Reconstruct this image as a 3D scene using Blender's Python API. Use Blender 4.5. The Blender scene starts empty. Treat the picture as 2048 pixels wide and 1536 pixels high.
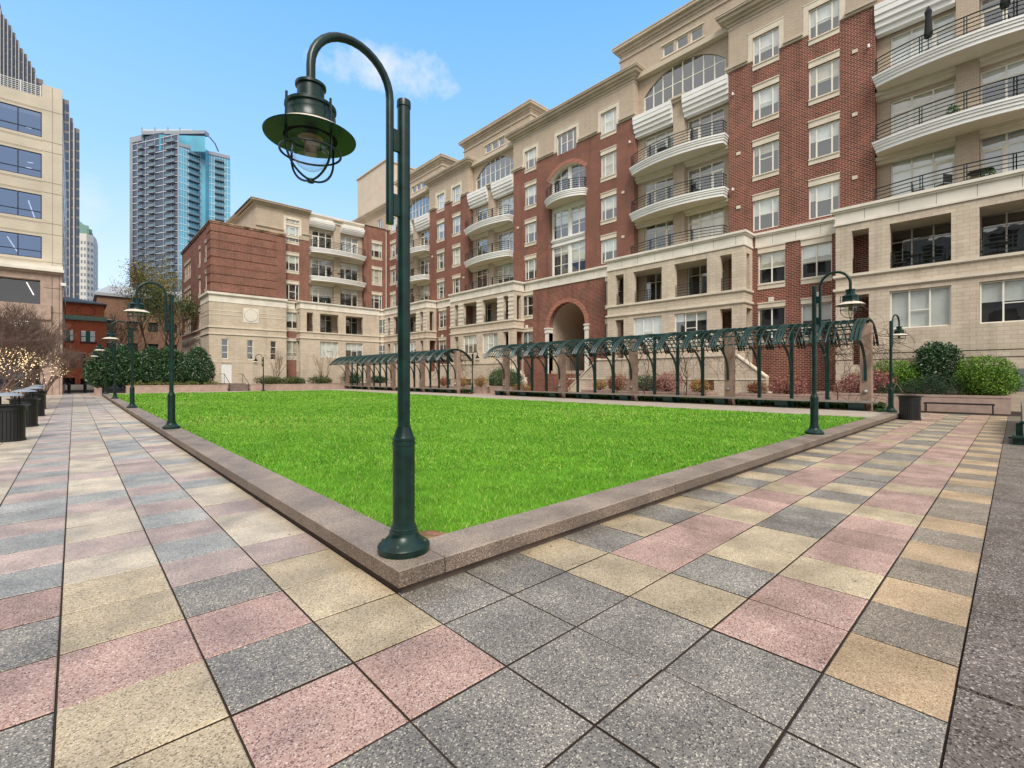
import bpy, math, random
import numpy as np
from mathutils import Vector, Matrix, noise
random.seed(7); rng = np.random.default_rng(7)
S = bpy.context.scene; COL = S.collection
R = math.radians
# ---------------------------------------------------------------- camera
TH = 43.0
cam = bpy.data.cameras.new('camera'); co = bpy.data.objects.new('camera', cam); COL.objects.link(co)
cam.sensor_width = 36; cam.lens = 36*939.5/2048; cam.shift_y = -14/2048
cam.clip_start = .05; cam.clip_end = 4000
co.location = (0, 0, 1.61); co.rotation_euler = (R(90), 0, R(-TH))
S.camera = co
S.render.resolution_x = 1024; S.render.resolution_y = 768
# ---------------------------------------------------------------- world
SUN_EL, SUN_AZ = 46, 214        # compass-like azimuth, measured from +Y towards +X
w = bpy.data.worlds.new('World'); S.world = w; w.use_nodes = True
nt = w.node_tree; N = nt.nodes; L = nt.links; N.clear()
def nd(t, **k):
    n = N.new(t)
    for a, v in k.items(): setattr(n, a, v)
    return n
out = nd('ShaderNodeOutputWorld'); bg = nd('ShaderNodeBackground'); bg.inputs[1].default_value = .12
sky = nd('ShaderNodeTexSky', sky_type='NISHITA', sun_disc=False)
sky.sun_elevation = R(SUN_EL); sky.sun_rotation = R(SUN_AZ); sky.ozone_density = 1.6; sky.air_density = 1.0; sky.dust_density = .6
tc = nd('ShaderNodeTexCoord'); sep = nd('ShaderNodeSeparateXYZ'); L.new(tc.outputs['Generated'], sep.inputs[0])
ramp = nd('ShaderNodeValToRGB'); L.new(sep.outputs[2], ramp.inputs[0])
cr = ramp.color_ramp; cr.elements[0].position = 0; cr.elements[0].color = (.74, .83, .93, 1)
cr.elements[1].position = .62; cr.elements[1].color = (.17, .45, .98, 1)
e = cr.elements.new(.16); e.color = (.60, .76, .95, 1)
e = cr.elements.new(.36); e.color = (.32, .60, .98, 1)
sc = nd('ShaderNodeMix', data_type='RGBA', blend_type='MULTIPLY'); sc.inputs[0].default_value = 1
L.new(ramp.outputs[0], sc.inputs[6]); sc.inputs[7].default_value = (8.3, 8.3, 8.3, 1)
mx = nd('ShaderNodeMix', data_type='RGBA'); mx.inputs[0].default_value = .85
L.new(sky.outputs[0], mx.inputs[6]); L.new(sc.outputs[2], mx.inputs[7])
# clouds: an unseen bank behind the viewer, spread overhead for neutral fill light, and one small puff
noi = nd('ShaderNodeTexNoise'); noi.inputs['Scale'].default_value = 2.6; noi.inputs['Detail'].default_value = 8; noi.inputs['Roughness'].default_value = .6
L.new(tc.outputs['Generated'], noi.inputs[0])
dot = nd('ShaderNodeVectorMath', operation='DOT_PRODUCT'); L.new(tc.outputs['Generated'], dot.inputs[0]); dot.inputs[1].default_value = (-.62, -.56, .55)
ad = nd('ShaderNodeMath', operation='MULTIPLY_ADD'); L.new(noi.outputs[0], ad.inputs[0]); ad.inputs[1].default_value = .9; L.new(dot.outputs['Value'], ad.inputs[2])
mr = nd('ShaderNodeMapRange'); L.new(ad.outputs[0], mr.inputs[0]); mr.inputs[1].default_value = .40; mr.inputs[2].default_value = .75
def pix_dir(u, v):
    a = R(TH); c, s = math.cos(a), math.sin(a); r = (u-1024)/939.5; z = (754-v)/939.5
    return Vector((s + r*c, c - r*s, z)).normalized()
def puff(u, v, sx, sz, strength):
    d = pix_dir(u, v); az = Vector((d.y, -d.x, 0)).normalized(); up = d.cross(az)*-1
    o = []
    for ax, k in ((az, sx), (up, sz)):
        dp = nd('ShaderNodeVectorMath', operation='DOT_PRODUCT'); L.new(tc.outputs['Generated'], dp.inputs[0]); dp.inputs[1].default_value = ax
        m = nd('ShaderNodeMath', operation='MULTIPLY'); L.new(dp.outputs['Value'], m.inputs[0]); m.inputs[1].default_value = 1/k
        p = nd('ShaderNodeMath', operation='POWER'); L.new(m.outputs[0], p.inputs[0]); p.inputs[1].default_value = 2; o.append(p)
    s_ = nd('ShaderNodeMath', operation='ADD'); L.new(o[0].outputs[0], s_.inputs[0]); L.new(o[1].outputs[0], s_.inputs[1])
    n2 = nd('ShaderNodeTexNoise'); n2.inputs['Scale'].default_value = 16; n2.inputs['Detail'].default_value = 9; n2.inputs['Roughness'].default_value = .66; L.new(tc.outputs['Generated'], n2.inputs[0])
    t = nd('ShaderNodeMath', operation='MULTIPLY_ADD'); L.new(n2.outputs[0], t.inputs[0]); t.inputs[1].default_value = -3.4; L.new(s_.outputs[0], t.inputs[2])
    q = nd('ShaderNodeMapRange'); L.new(t.outputs[0], q.inputs[0]); q.inputs[1].default_value = -.75; q.inputs[2].default_value = -2.1; q.inputs[3].default_value = 0; q.inputs[4].default_value = strength
    fw = nd('ShaderNodeVectorMath', operation='DOT_PRODUCT'); L.new(tc.outputs['Generated'], fw.inputs[0]); fw.inputs[1].default_value = d
    g = nd('ShaderNodeMath', operation='GREATER_THAN'); L.new(fw.outputs['Value'], g.inputs[0]); g.inputs[1].default_value = 0
    h = nd('ShaderNodeMath', operation='MULTIPLY'); L.new(q.outputs[0], h.inputs[0]); L.new(g.outputs[0], h.inputs[1])
    return h
p1 = puff(785, 140, .12, .042, .72); p2 = puff(175, 400, .03, .05, .3); p3 = puff(640, 125, .03, .02, .5)
m1 = nd('ShaderNodeMath', operation='MAXIMUM'); L.new(p1.outputs[0], m1.inputs[0]); L.new(p2.outputs[0], m1.inputs[1])
m3 = nd('ShaderNodeMath', operation='MAXIMUM'); L.new(m1.outputs[0], m3.inputs[0]); L.new(p3.outputs[0], m3.inputs[1])
m2 = nd('ShaderNodeMath', operation='MAXIMUM'); L.new(m3.outputs[0], m2.inputs[0]); L.new(mr.outputs[0], m2.inputs[1])
m2.use_clamp = True
cm = nd('ShaderNodeMix', data_type='RGBA'); L.new(m2.outputs[0], cm.inputs[0]); L.new(mx.outputs[2], cm.inputs[6]); cm.inputs[7].default_value = (6.4, 6.3, 6.15, 1)
L.new(cm.outputs[2], bg.inputs[0]); L.new(bg.outputs[0], out.inputs[0])
sun = bpy.data.lights.new('sun', 'SUN'); sun.energy = 2.5; sun.angle = R(26); sun.color = (1, .945, .86)
so = bpy.data.objects.new('sun', sun); COL.objects.link(so)
az = R(SUN_AZ); sd = Vector((math.sin(az)*math.cos(R(SUN_EL)), math.cos(az)*math.cos(R(SUN_EL)), math.sin(R(SUN_EL))))
so.rotation_euler = sd.to_track_quat('Z', 'Y').to_euler(); so.location = (-20, -20, 60)
S.view_settings.view_transform = 'Standard'; S.view_settings.look = 'None'; S.view_settings.gamma = 1; S.view_settings.exposure = .42
S.render.engine = 'CYCLES'; S.cycles.max_bounces = 6; S.cycles.transparent_max_bounces = 12

# ---------------------------------------------------------------- materials
MATS = {}
def mat(name, col, rough=.7, spec=.4, metal=0, var=0, vscale=3, bump=0, bscale=60, island=0, coat=0):
    if name in MATS: return MATS[name]
    m = bpy.data.materials.new(name); m.use_nodes = True; MATS[name] = m
    nt = m.node_tree; b = nt.nodes['Principled BSDF']
    b.inputs['Base Color'].default_value = (*col, 1); b.inputs['Roughness'].default_value = rough
    b.inputs['Specular IOR Level'].default_value = spec; b.inputs['Metallic'].default_value = metal; b.inputs['Coat Weight'].default_value = coat
    n = nt.nodes; l = nt.links
    src = None
    geo = n.new('ShaderNodeNewGeometry')
    if var:
        t = n.new('ShaderNodeTexNoise'); t.inputs['Scale'].default_value = vscale; t.inputs['Detail'].default_value = 6; l.new(geo.outputs['Position'], t.inputs[0])
        hs = n.new('ShaderNodeHueSaturation'); hs.inputs['Color'].default_value = (*col, 1)
        r = n.new('ShaderNodeMapRange'); r.inputs[1].default_value = .3; r.inputs[2].default_value = .7; r.inputs[3].default_value = 1-var; r.inputs[4].default_value = 1+var
        l.new(t.outputs[0], r.inputs[0]); l.new(r.outputs[0], hs.inputs['Value']); src = hs.outputs[0]
    if island:
        hs = n.new('ShaderNodeHueSaturation')
        if src: l.new(src, hs.inputs['Color'])
        else: hs.inputs['Color'].default_value = (*col, 1)
        r = n.new('ShaderNodeMapRange'); r.inputs[3].default_value = 1-island; r.inputs[4].default_value = 1+island
        l.new(geo.outputs['Random Per Island'], r.inputs[0]); l.new(r.outputs[0], hs.inputs['Value'])
        r2 = n.new('ShaderNodeMapRange'); r2.inputs[3].default_value = .485; r2.inputs[4].default_value = .515
        wn = n.new('ShaderNodeTexWhiteNoise'); wn.noise_dimensions = '1D'; l.new(geo.outputs['Random Per Island'], wn.inputs['W'])
        l.new(wn.outputs['Value'], r2.inputs[0]); l.new(r2.outputs[0], hs.inputs['Hue']); src = hs.outputs[0]
    if src: l.new(src, b.inputs['Base Color'])
    if bump:
        t = n.new('ShaderNodeTexNoise'); t.inputs['Scale'].default_value = bscale; t.inputs['Detail'].default_value = 4; l.new(geo.outputs['Position'], t.inputs[0])
        bp = n.new('ShaderNodeBump'); bp.inputs['Strength'].default_value = bump; bp.inputs['Distance'].default_value = .01; l.new(t.outputs[0], bp.inputs['Height']); l.new(bp.outputs[0], b.inputs['Normal'])
    return m
def masonry(name, c1, c2, mortar, bw, bh, ms, rough=.85, stain=.12, off=.5, blotch=.0):
    m = bpy.data.materials.new(name); m.use_nodes = True; MATS[name] = m
    nt = m.node_tree; n = nt.nodes; l = nt.links; b = n['Principled BSDF']; b.inputs['Roughness'].default_value = rough; b.inputs['Specular IOR Level'].default_value = .25
    geo = n.new('ShaderNodeNewGeometry'); sp = n.new('ShaderNodeSeparateXYZ'); l.new(geo.outputs['Position'], sp.inputs[0])
    a = n.new('ShaderNodeMath'); a.operation = 'ADD'; l.new(sp.outputs[0], a.inputs[0]); l.new(sp.outputs[1], a.inputs[1])
    cb = n.new('ShaderNodeCombineXYZ'); l.new(a.outputs[0], cb.inputs[0]); l.new(sp.outputs[2], cb.inputs[1])
    br = n.new('ShaderNodeTexBrick'); l.new(cb.outputs[0], br.inputs[0]); br.inputs['Scale'].default_value = 1; br.offset = off
    br.inputs['Brick Width'].default_value = bw; br.inputs['Row Height'].default_value = bh; br.inputs['Mortar Size'].default_value = ms; br.inputs['Mortar Smooth'].default_value = .1
    br.inputs['Color1'].default_value = (*c1, 1); br.inputs['Color2'].default_value = (*c2, 1); br.inputs['Mortar'].default_value = (*mortar, 1)
    t = n.new('ShaderNodeTexNoise'); t.inputs['Scale'].default_value = .5; t.inputs['Detail'].default_value = 8; t.inputs['Roughness'].default_value = .65; l.new(geo.outputs['Position'], t.inputs[0])
    r = n.new('ShaderNodeMapRange'); r.inputs[1].default_value = .3; r.inputs[2].default_value = .7; r.inputs[3].default_value = 1-stain; r.inputs[4].default_value = 1+stain*.7; l.new(t.outputs[0], r.inputs[0])
    c2 = n.new('ShaderNodeCombineXYZ'); m1_ = n.new('ShaderNodeMath'); m1_.operation = 'MULTIPLY'; m1_.inputs[1].default_value = 1.7; l.new(a.outputs[0], m1_.inputs[0]); m2_ = n.new('ShaderNodeMath'); m2_.operation = 'MULTIPLY'; m2_.inputs[1].default_value = .16; l.new(sp.outputs[2], m2_.inputs[0]); l.new(m1_.outputs[0], c2.inputs[0]); l.new(m2_.outputs[0], c2.inputs[1])
    t2 = n.new('ShaderNodeTexNoise'); t2.inputs['Scale'].default_value = 1; t2.inputs['Detail'].default_value = 5; l.new(c2.outputs[0], t2.inputs[0])
    r2 = n.new('ShaderNodeMapRange'); r2.inputs[1].default_value = .5; r2.inputs[2].default_value = .75; r2.inputs[3].default_value = 1; r2.inputs[4].default_value = 1-stain*1.3; l.new(t2.outputs[0], r2.inputs[0])
    mq = n.new('ShaderNodeMath'); mq.operation = 'MULTIPLY'; l.new(r.outputs[0], mq.inputs[0]); l.new(r2.outputs[0], mq.inputs[1])
    hs = n.new('ShaderNodeHueSaturation'); l.new(br.outputs[0], hs.inputs['Color']); l.new(mq.outputs[0], hs.inputs['Value']); l.new(hs.outputs[0], b.inputs['Base Color'])
    bp = n.new('ShaderNodeBump'); bp.inputs['Strength'].default_value = .5; bp.inputs['Distance'].default_value = .01; bp.invert = True; l.new(br.outputs['Fac'], bp.inputs['Height']); l.new(bp.outputs[0], b.inputs['Normal'])
    return m
def aggregate(name, base, fleck, dark, scale=150, rough=.55, amt=.12):
    """exposed-aggregate concrete: pebbles in a cement matrix"""
    m = bpy.data.materials.new(name); m.use_nodes = True; MATS[name] = m
    nt = m.node_tree; n = nt.nodes; l = nt.links; b = n['Principled BSDF']; b.inputs['Specular IOR Level'].default_value = .5
    geo = n.new('ShaderNodeNewGeometry')
    v = n.new('ShaderNodeTexVoronoi'); v.inputs['Scale'].default_value = scale; l.new(geo.outputs['Position'], v.inputs[0])
    sp = n.new('ShaderNodeSeparateXYZ'); l.new(v.outputs['Color'], sp.inputs[0])
    rp = n.new('ShaderNodeValToRGB'); l.new(sp.outputs[0], rp.inputs[0]); q = rp.color_ramp; q.interpolation = 'LINEAR'
    q.elements[0].position = 0; q.elements[0].color = (*dark, 1); q.elements[1].position = 1; q.elements[1].color = (*fleck, 1)
    for p, c in ((amt, dark), (amt+.12, base), (.84, base), (.9, tuple(.5*(x+y) for x, y in zip(base, fleck)))):
        e = q.elements.new(p); e.color = (*c, 1)
    t = n.new('ShaderNodeTexNoise'); t.inputs['Scale'].default_value = 2.2; t.inputs['Detail'].default_value = 7; l.new(geo.outputs['Position'], t.inputs[0])
    r = n.new('ShaderNodeMapRange'); r.inputs[1].default_value = .3; r.inputs[2].default_value = .7; r.inputs[3].default_value = .72; r.inputs[4].default_value = 1.16; l.new(t.outputs[0], r.inputs[0])
    r2 = n.new('ShaderNodeMapRange'); r2.inputs[3].default_value = .86; r2.inputs[4].default_value = 1.12; l.new(geo.outputs['Random Per Island'], r2.inputs[0])
    mm = n.new('ShaderNodeMath'); mm.operation = 'MULTIPLY'; l.new(r.outputs[0], mm.inputs[0]); l.new(r2.outputs[0], mm.inputs[1])
    hs = n.new('ShaderNodeHueSaturation'); l.new(rp.outputs[0], hs.inputs['Color']); l.new(mm.outputs[0], hs.inputs['Value']); l.new(hs.outputs[0], b.inputs['Base Color'])
    r3 = n.new('ShaderNodeMapRange'); r3.inputs[1].default_value = .35; r3.inputs[2].default_value = .65; r3.inputs[3].default_value = rough-.14; r3.inputs[4].default_value = rough+.14; l.new(t.outputs[0], r3.inputs[0]); l.new(r3.outputs[0], b.inputs['Roughness'])
    bp = n.new('ShaderNodeBump'); bp.inputs['Strength'].default_value = .35; bp.inputs['Distance'].default_value = .004; l.new(v.outputs['Distance'], bp.inputs['Height']); l.new(bp.outputs[0], b.inputs['Normal'])
    return m
def thin_glass(name, tint=(.9, .93, .93), base=.2, gl=(.95, .97, 1), edge=.9):
    m = bpy.data.materials.new(name); m.use_nodes = True; MATS[name] = m
    nt = m.node_tree; n = nt.nodes; l = nt.links; n.clear()
    o = n.new('ShaderNodeOutputMaterial'); mxs = n.new('ShaderNodeMixShader'); tr = n.new('ShaderNodeBsdfTransparent'); g = n.new('ShaderNodeBsdfGlossy')
    tr.inputs[0].default_value = (*tint, 1); g.inputs[0].default_value = (*gl, 1); g.inputs['Roughness'].default_value = .015
    f0 = n.new('ShaderNodeLayerWeight'); f0.inputs[0].default_value = .5; f = n.new('ShaderNodeMath'); f.operation = 'POWER'; l.new(f0.outputs['Facing'], f.inputs[0]); f.inputs[1].default_value = 2.6
    a = n.new('ShaderNodeMath'); a.operation = 'MULTIPLY_ADD'; a.use_clamp = True; l.new(f.outputs[0], a.inputs[0]); a.inputs[1].default_value = edge; a.inputs[2].default_value = base
    geo = n.new('ShaderNodeNewGeometry'); t = n.new('ShaderNodeTexNoise'); t.inputs['Scale'].default_value = .8; l.new(geo.outputs['Position'], t.inputs[0])
    bp = n.new('ShaderNodeBump'); bp.inputs['Strength'].default_value = .12; bp.inputs['Distance'].default_value = .05; l.new(t.outputs[0], bp.inputs['Height']); l.new(bp.outputs[0], g.inputs['Normal'])
    l.new(a.outputs[0], mxs.inputs[0]); l.new(tr.outputs[0], mxs.inputs[1]); l.new(g.outputs[0], mxs.inputs[2]); l.new(mxs.outputs[0], o.inputs[0])
    return m
BRICK = masonry('red_brick', (.23, .050, .033), (.10, .025, .019), (.42, .29, .22), .30, .112, .015, stain=.22)
BRICK2 = masonry('far_red_brick', (.74, .19, .09), (.60, .14, .07), (.42, .2, .13), .235, .084, .01)
BLOCK = masonry('beige_block', (.55, .46, .36), (.62, .53, .425), (.42, .32, .23), .46, .20, .008, stain=.14)
BUFF = masonry('buff_brick', (.48, .39, .30), (.54, .45, .35), (.36, .27, .2), .235, .084, .008, stain=.08)
TRIM = mat('cast_stone', (.66, .585, .48), .75, var=.12, vscale=1.2)
TRIML = mat('pale_limestone', (.72, .67, .59), .75, var=.11, vscale=1)
CORN = mat('tan_cornice', (.48, .41, .32), .8, var=.14, vscale=.7)
EIFS = mat('tan_stucco', (.55, .47, .375), .85, var=.06, vscale=.8)
WHITE = mat('white_paint', (.77, .76, .74), .5, var=.05, vscale=1)
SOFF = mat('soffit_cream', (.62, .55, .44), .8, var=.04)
FRAME = mat('window_frame_cream', (.80, .77, .68), .45)
DARKIN = mat('dark_room', (.035, .032, .028), .9, var=.5, vscale=.7)
BLINDS = [mat('cream_curtain', (.70, .64, .52), .85, var=.15, vscale=2), mat('grey_blind', (.52, .54, .55), .8, var=.1, vscale=2)]
BLIND = mat('pale_blind', (.86, .86, .82), .8, var=.08, vscale=.9)
GLASS = thin_glass('window_glass', base=.20)
GLASSB = thin_glass('blue_office_glass', tint=(.25, .31, .42), base=.42, gl=(.40, .56, .90))
GREEN = mat('dark_green_metal', (.004, .022, .018), .30, .4, var=.45, vscale=9, bump=.05, bscale=25)
GREEN2 = mat('pergola_green_metal', (.008, .036, .034), .33, .5, var=.25, vscale=3)
BLACK = mat('black_metal', (.012, .013, .013), .4, .5)
RAILM = mat('railing_metal', (.006, .018, .018), .4, .5)
GRAN = mat('pink_granite', (.40, .29, .24), .7, var=.16, vscale=2.5, bump=.2)
PIERM = mat('pergola_stone', (.33, .23, .18), .8, var=.22, vscale=3, bump=.2)
AG = aggregate('grey_paver', (.225, .203, .176), (.64, .57, .46), (.07, .064, .058))
AG3 = aggregate('rusty_grey_paver', (.25, .205, .16), (.60, .5, .38), (.1, .08, .06))
AT3 = aggregate('stained_tan_paver', (.46, .335, .205), (.68, .52, .34), (.3, .17, .08))
AG2 = aggregate('pale_grey_paver', (.35, .34, .315), (.66, .64, .58), (.15, .145, .135))  # pale set for the left path: drier stone plus sky sheen put into colour
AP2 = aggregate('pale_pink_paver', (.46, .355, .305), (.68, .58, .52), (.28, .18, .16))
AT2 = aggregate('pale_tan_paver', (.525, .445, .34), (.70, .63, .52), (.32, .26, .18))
AP = aggregate('pink_paver', (.425, .275, .222), (.64, .53, .47), (.17, .085, .075))
AT = aggregate('tan_paver', (.475, .38, .245), (.66, .58, .45), (.22, .16, .10))
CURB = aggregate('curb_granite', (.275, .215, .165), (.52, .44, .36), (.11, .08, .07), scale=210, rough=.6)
SLAB = aggregate('brown_aggregate', (.16, .128, .108), (.48, .42, .36), (.04, .03, .028), scale=110, rough=.5)
JOINT = mat('joint_sand', (.028, .017, .011), .95)
SOIL = mat('bare_soil', (.10, .05, .03), .95, var=.4, vscale=9, bump=.6, bscale=40)
CONC = mat('pale_concrete', (.40, .34, .28), .8, var=.12, vscale=2)
ASPH = mat('asphalt', (.06, .06, .06), .9, var=.2)
BARK = mat('brown_bark', (.085, .06, .045), .9, var=.3, vscale=12)
BARKL = mat('pale_bark', (.24, .17, .12), .9, var=.3, vscale=12)
LAMPGL = thin_glass('lantern_glass', tint=(.94, .95, .93), base=.05, edge=.45)
PANEL = mat('grey_panel', (.30, .29, .28), .6, var=.1)
SLATE = mat('slate_roof', (.16, .17, .19), .7, var=.2)
COPPER = mat('green_copper', (.20, .34, .29), .7, var=.2)

# ---------------------------------------------------------------- object helpers
W = {}
def tag(o, label=None, cat=None, group=None, kind=None):
    if label: o['label'] = label
    if cat: o['category'] = cat
    if group: o['group'] = group
    if kind: o['kind'] = kind
    return o
def thing(name, loc, label, cat, group=None, rz=0):
    o = bpy.data.objects.new(name, None); COL.objects.link(o); o.location = loc; o.rotation_euler = (0, 0, rz); o.empty_display_size = .2
    W[o.name] = Vector(loc); return tag(o, label, cat, group)
class MB:
    def __init__(s): s.v = []; s.f = []; s.m = []
    def face(s, pts, m=0):
        i = len(s.v); s.v += [tuple(p) for p in pts]; s.f.append(tuple(range(i, i+len(pts)))); s.m.append(m)
    def box(s, x0, x1, y0, y1, z0, z1, m=0):
        if x0 > x1: x0, x1 = x1, x0
        if y0 > y1: y0, y1 = y1, y0
        i = len(s.v); s.v += [(x, y, z) for z in (z0, z1) for x, y in ((x0, y0), (x1, y0), (x1, y1), (x0, y1))]
        for q in ((3, 2, 1, 0), (4, 5, 6, 7), (0, 1, 5, 4), (1, 2, 6, 5), (2, 3, 7, 6), (3, 0, 4, 7)): s.f.append(tuple(i+k for k in q)); s.m.append(m)
    def prism(s, poly, a, b, f, m=0):
        """poly of (p,q); f(p,q,t) maps to xyz, extruded t=a..b"""
        n = len(poly); i = len(s.v); s.v += [f(p, q, a) for p, q in poly] + [f(p, q, b) for p, q in poly]
        s.f.append(tuple(range(i, i+n))); s.m.append(m); s.f.append(tuple(reversed(range(i+n, i+2*n)))); s.m.append(m)
        for k in range(n): s.f.append((i+k, i+(k+1) % n, i+n+(k+1) % n, i+n+k)); s.m.append(m)
    def tube(s, pts, r, n=8, m=0, cap=True):
        pts = [Vector(p) for p in pts]; rs = r if isinstance(r, (list, tuple)) else [r]*len(pts)
        i0 = len(s.v); prev = None
        for k, p in enumerate(pts):
            t = (pts[min(k+1, len(pts)-1)] - pts[max(k-1, 0)])
            if t.length < 1e-9: t = Vector((0, 0, 1))
            t.normalize()
            if prev is None:
                a = Vector((0, 0, 1)) if abs(t.z) < .9 else Vector((1, 0, 0)); x = t.cross(a).normalized()
            else: x = (prev - t*prev.dot(t)); x = x.normalized() if x.length > 1e-6 else t.orthogonal().normalized()
            prev = x; y = t.cross(x)
            for j in range(n):
                a = 2*math.pi*(j+.5)/n; s.v.append(tuple(p + (x*math.cos(a) + y*math.sin(a))*rs[k]))
        for k in range(len(pts)-1):
            for j in range(n):
                a = i0+k*n; s.f.append((a+j, a+(j+1) % n, a+n+(j+1) % n, a+n+j)); s.m.append(m)
        if cap:
            s.f.append(tuple(reversed(range(i0, i0+n)))); s.m.append(m); e = i0+(len(pts)-1)*n; s.f.append(tuple(range(e, e+n))); s.m.append(m)
    def lathe(s, prof, c=(0, 0, 0), n=24, m=0):
        i0 = len(s.v)
        for r, z in prof:
            for j in range(n):
                a = 2*math.pi*j/n; s.v.append((c[0]+r*math.cos(a), c[1]+r*math.sin(a), c[2]+z))
        for k in range(len(prof)-1):
            for j in range(n): a = i0+k*n; s.f.append((a+j, a+(j+1) % n, a+n+(j+1) % n, a+n+j)); s.m.append(m)
        if prof[0][0] > 1e-4: s.f.append(tuple(reversed(range(i0, i0+n)))); s.m.append(m)
        if prof[-1][0] > 1e-4: e = i0+(len(prof)-1)*n; s.f.append(tuple(range(e, e+n))); s.m.append(m)
    def mesh(s, name, mats, smooth=False, org=(0, 0, 0)):
        me = bpy.data.meshes.new(name); o = org
        me.from_pydata([(a-o[0], b-o[1], c-o[2]) for a, b, c in s.v], [], s.f)
        for m in (mats if isinstance(mats, (list, tuple)) else [mats]): me.materials.append(m)
        me.polygons.foreach_set('material_index', s.m)
        if smooth:
            me.polygons.foreach_set('use_smooth', [True]*len(me.polygons)); me.set_sharp_from_angle(angle=R(38))
        me.update(); return me
    def build(s, name, mats, parent=None, smooth=False, org=None):
        """vertices are world coordinates; a part shares its thing's origin"""
        if parent is not None: o = W[parent.name]
        else: o = Vector(org) if org is not None else Vector((0, 0, 0))
        ob = bpy.data.objects.new(name, s.mesh(name, mats, smooth, o)); COL.objects.link(ob)
        if parent is not None: ob.parent = parent
        else: ob.location = o
        W[ob.name] = Vector(o); return ob
def local(name, mesh, parent, loc=(0, 0, 0), rz=0):
    ob = bpy.data.objects.new(name, mesh); COL.objects.link(ob); ob.parent = parent; ob.location = loc; ob.rotation_euler = (0, 0, rz)
    W[ob.name] = W[parent.name] + Vector(loc); return ob
def struct(name, mb, mats, smooth=False): return tag(mb.build(name, mats, None, smooth), kind='structure')
def npmesh(name, V, F, mats, mi=None):
    """V (n,3), F (k,3|4)"""
    me = bpy.data.meshes.new(name); k, q = F.shape
    me.vertices.add(len(V)); me.vertices.foreach_set('co', V.astype(np.float32).ravel())
    me.loops.add(k*q); me.loops.foreach_set('vertex_index', F.astype(np.int32).ravel())
    me.polygons.add(k); me.polygons.foreach_set('loop_start', np.arange(0, k*q, q, dtype=np.int32))
    for m in (mats if isinstance(mats, (list, tuple)) else [mats]): me.materials.append(m)
    if mi is not None: me.polygons.foreach_set('material_index', mi.astype(np.int32))
    me.update(calc_edges=True); return me
def copy_tree(o, parent=None):
    c = o.copy(); COL.objects.link(c); c.parent = parent; W[c.name] = W[o.name].copy()
    for ch in list(o.children): copy_tree(ch, c)
    return c
def leaf_mesh(name, blobs, n, size, mats, seed=0, aspect=.55, shell=.55, lump=.25, up=.3, wts=None):
    """blobs: list of (centre, (rx,ry,rz)); n leaves; quads"""
    g = np.random.default_rng(seed); nb = len(blobs)
    vol = np.array([b[1][0]*b[1][1]*b[1][2] for b in blobs])**.67; ct = np.floor(n*vol/vol.sum()).astype(int)
    P = []
    for (c, r), k in zip(blobs, ct):
        d = g.normal(size=(k, 3)); d /= np.linalg.norm(d, axis=1)[:, None]
        rad = shell + (1-shell)*g.random(k)**.6
        ph = g.random(3)*6
        lum = 1 + lump*(np.sin(d[:, 0]*5+ph[0])*np.sin(d[:, 1]*6+ph[1])*.6 + np.sin(d[:, 2]*7+ph[2]+d[:, 0]*3)*.4) + g.normal(size=k)*.035
        P.append(np.array(c) + d*(rad*lum)[:, None]*np.array(r))
    P = np.concatenate(P); k = len(P)
    a = g.normal(size=(k, 3)); a /= np.linalg.norm(a, axis=1)[:, None]
    b = g.normal(size=(k, 3)); b[:, 2] += up; b -= a*(a*b).sum(1)[:, None]; b /= np.linalg.norm(b, axis=1)[:, None]
    sz = size*(.6+.8*g.random(k)); a *= (sz*.5)[:, None]; b *= (sz*.5*aspect)[:, None]
    V = np.stack([P-a, P-b*.9+a*.1, P+a, P+b*.9+a*.1], 1).reshape(-1, 3); F = np.arange(4*k).reshape(k, 4)
    return npmesh(name, V, F, mats)
# ================================================================ GROUND
XJ = lambda i: -.065+.6096*i
YJ = lambda j: .718+.6096*j if j <= 4 else 3.157+.622*(j-4)
g_ = MB(); g_.box(-1500, 1500, -300, 2500, -1.2, -.03); struct('ground', g_, ASPH)
g_ = MB(); g_.box(-40, 33, -6, 84, -.6, -.008); struct('paving_bed', g_, JOINT)
CMAP = {}
for j, row in {-1: '....GTGTGTGTG', 0: '...GGPPTPPPTP', 1: '..GGGTGTTGGTG', 2: '.PPGGTPPPTPPT', 3: '.GPGGTGTGTGTG'}.items():
    for i, c in enumerate(row):
        if c != '.': CMAP[(i, j)] = c
for i, s_ in {-1: (3, 'GPGPGPGPGGPGPG'), 0: (2, 'TTPTTTPTTPGTTP'), 1: (2, 'PGPGPGPGPGPGGP'), 2: (2, 'PTTTPTTPTTGPTT')}.items():
    for k, c in enumerate(s_[1]): CMAP[(i, s_[0]+k)] = c
CMAP[(0, 2)] = 'T'; CMAP[(1, 2)] = 'P'; CMAP[(2, 2)] = 'P'; CMAP[(0, 3)] = 'T'
pv = MB(); rr = random.Random(3)
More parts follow.
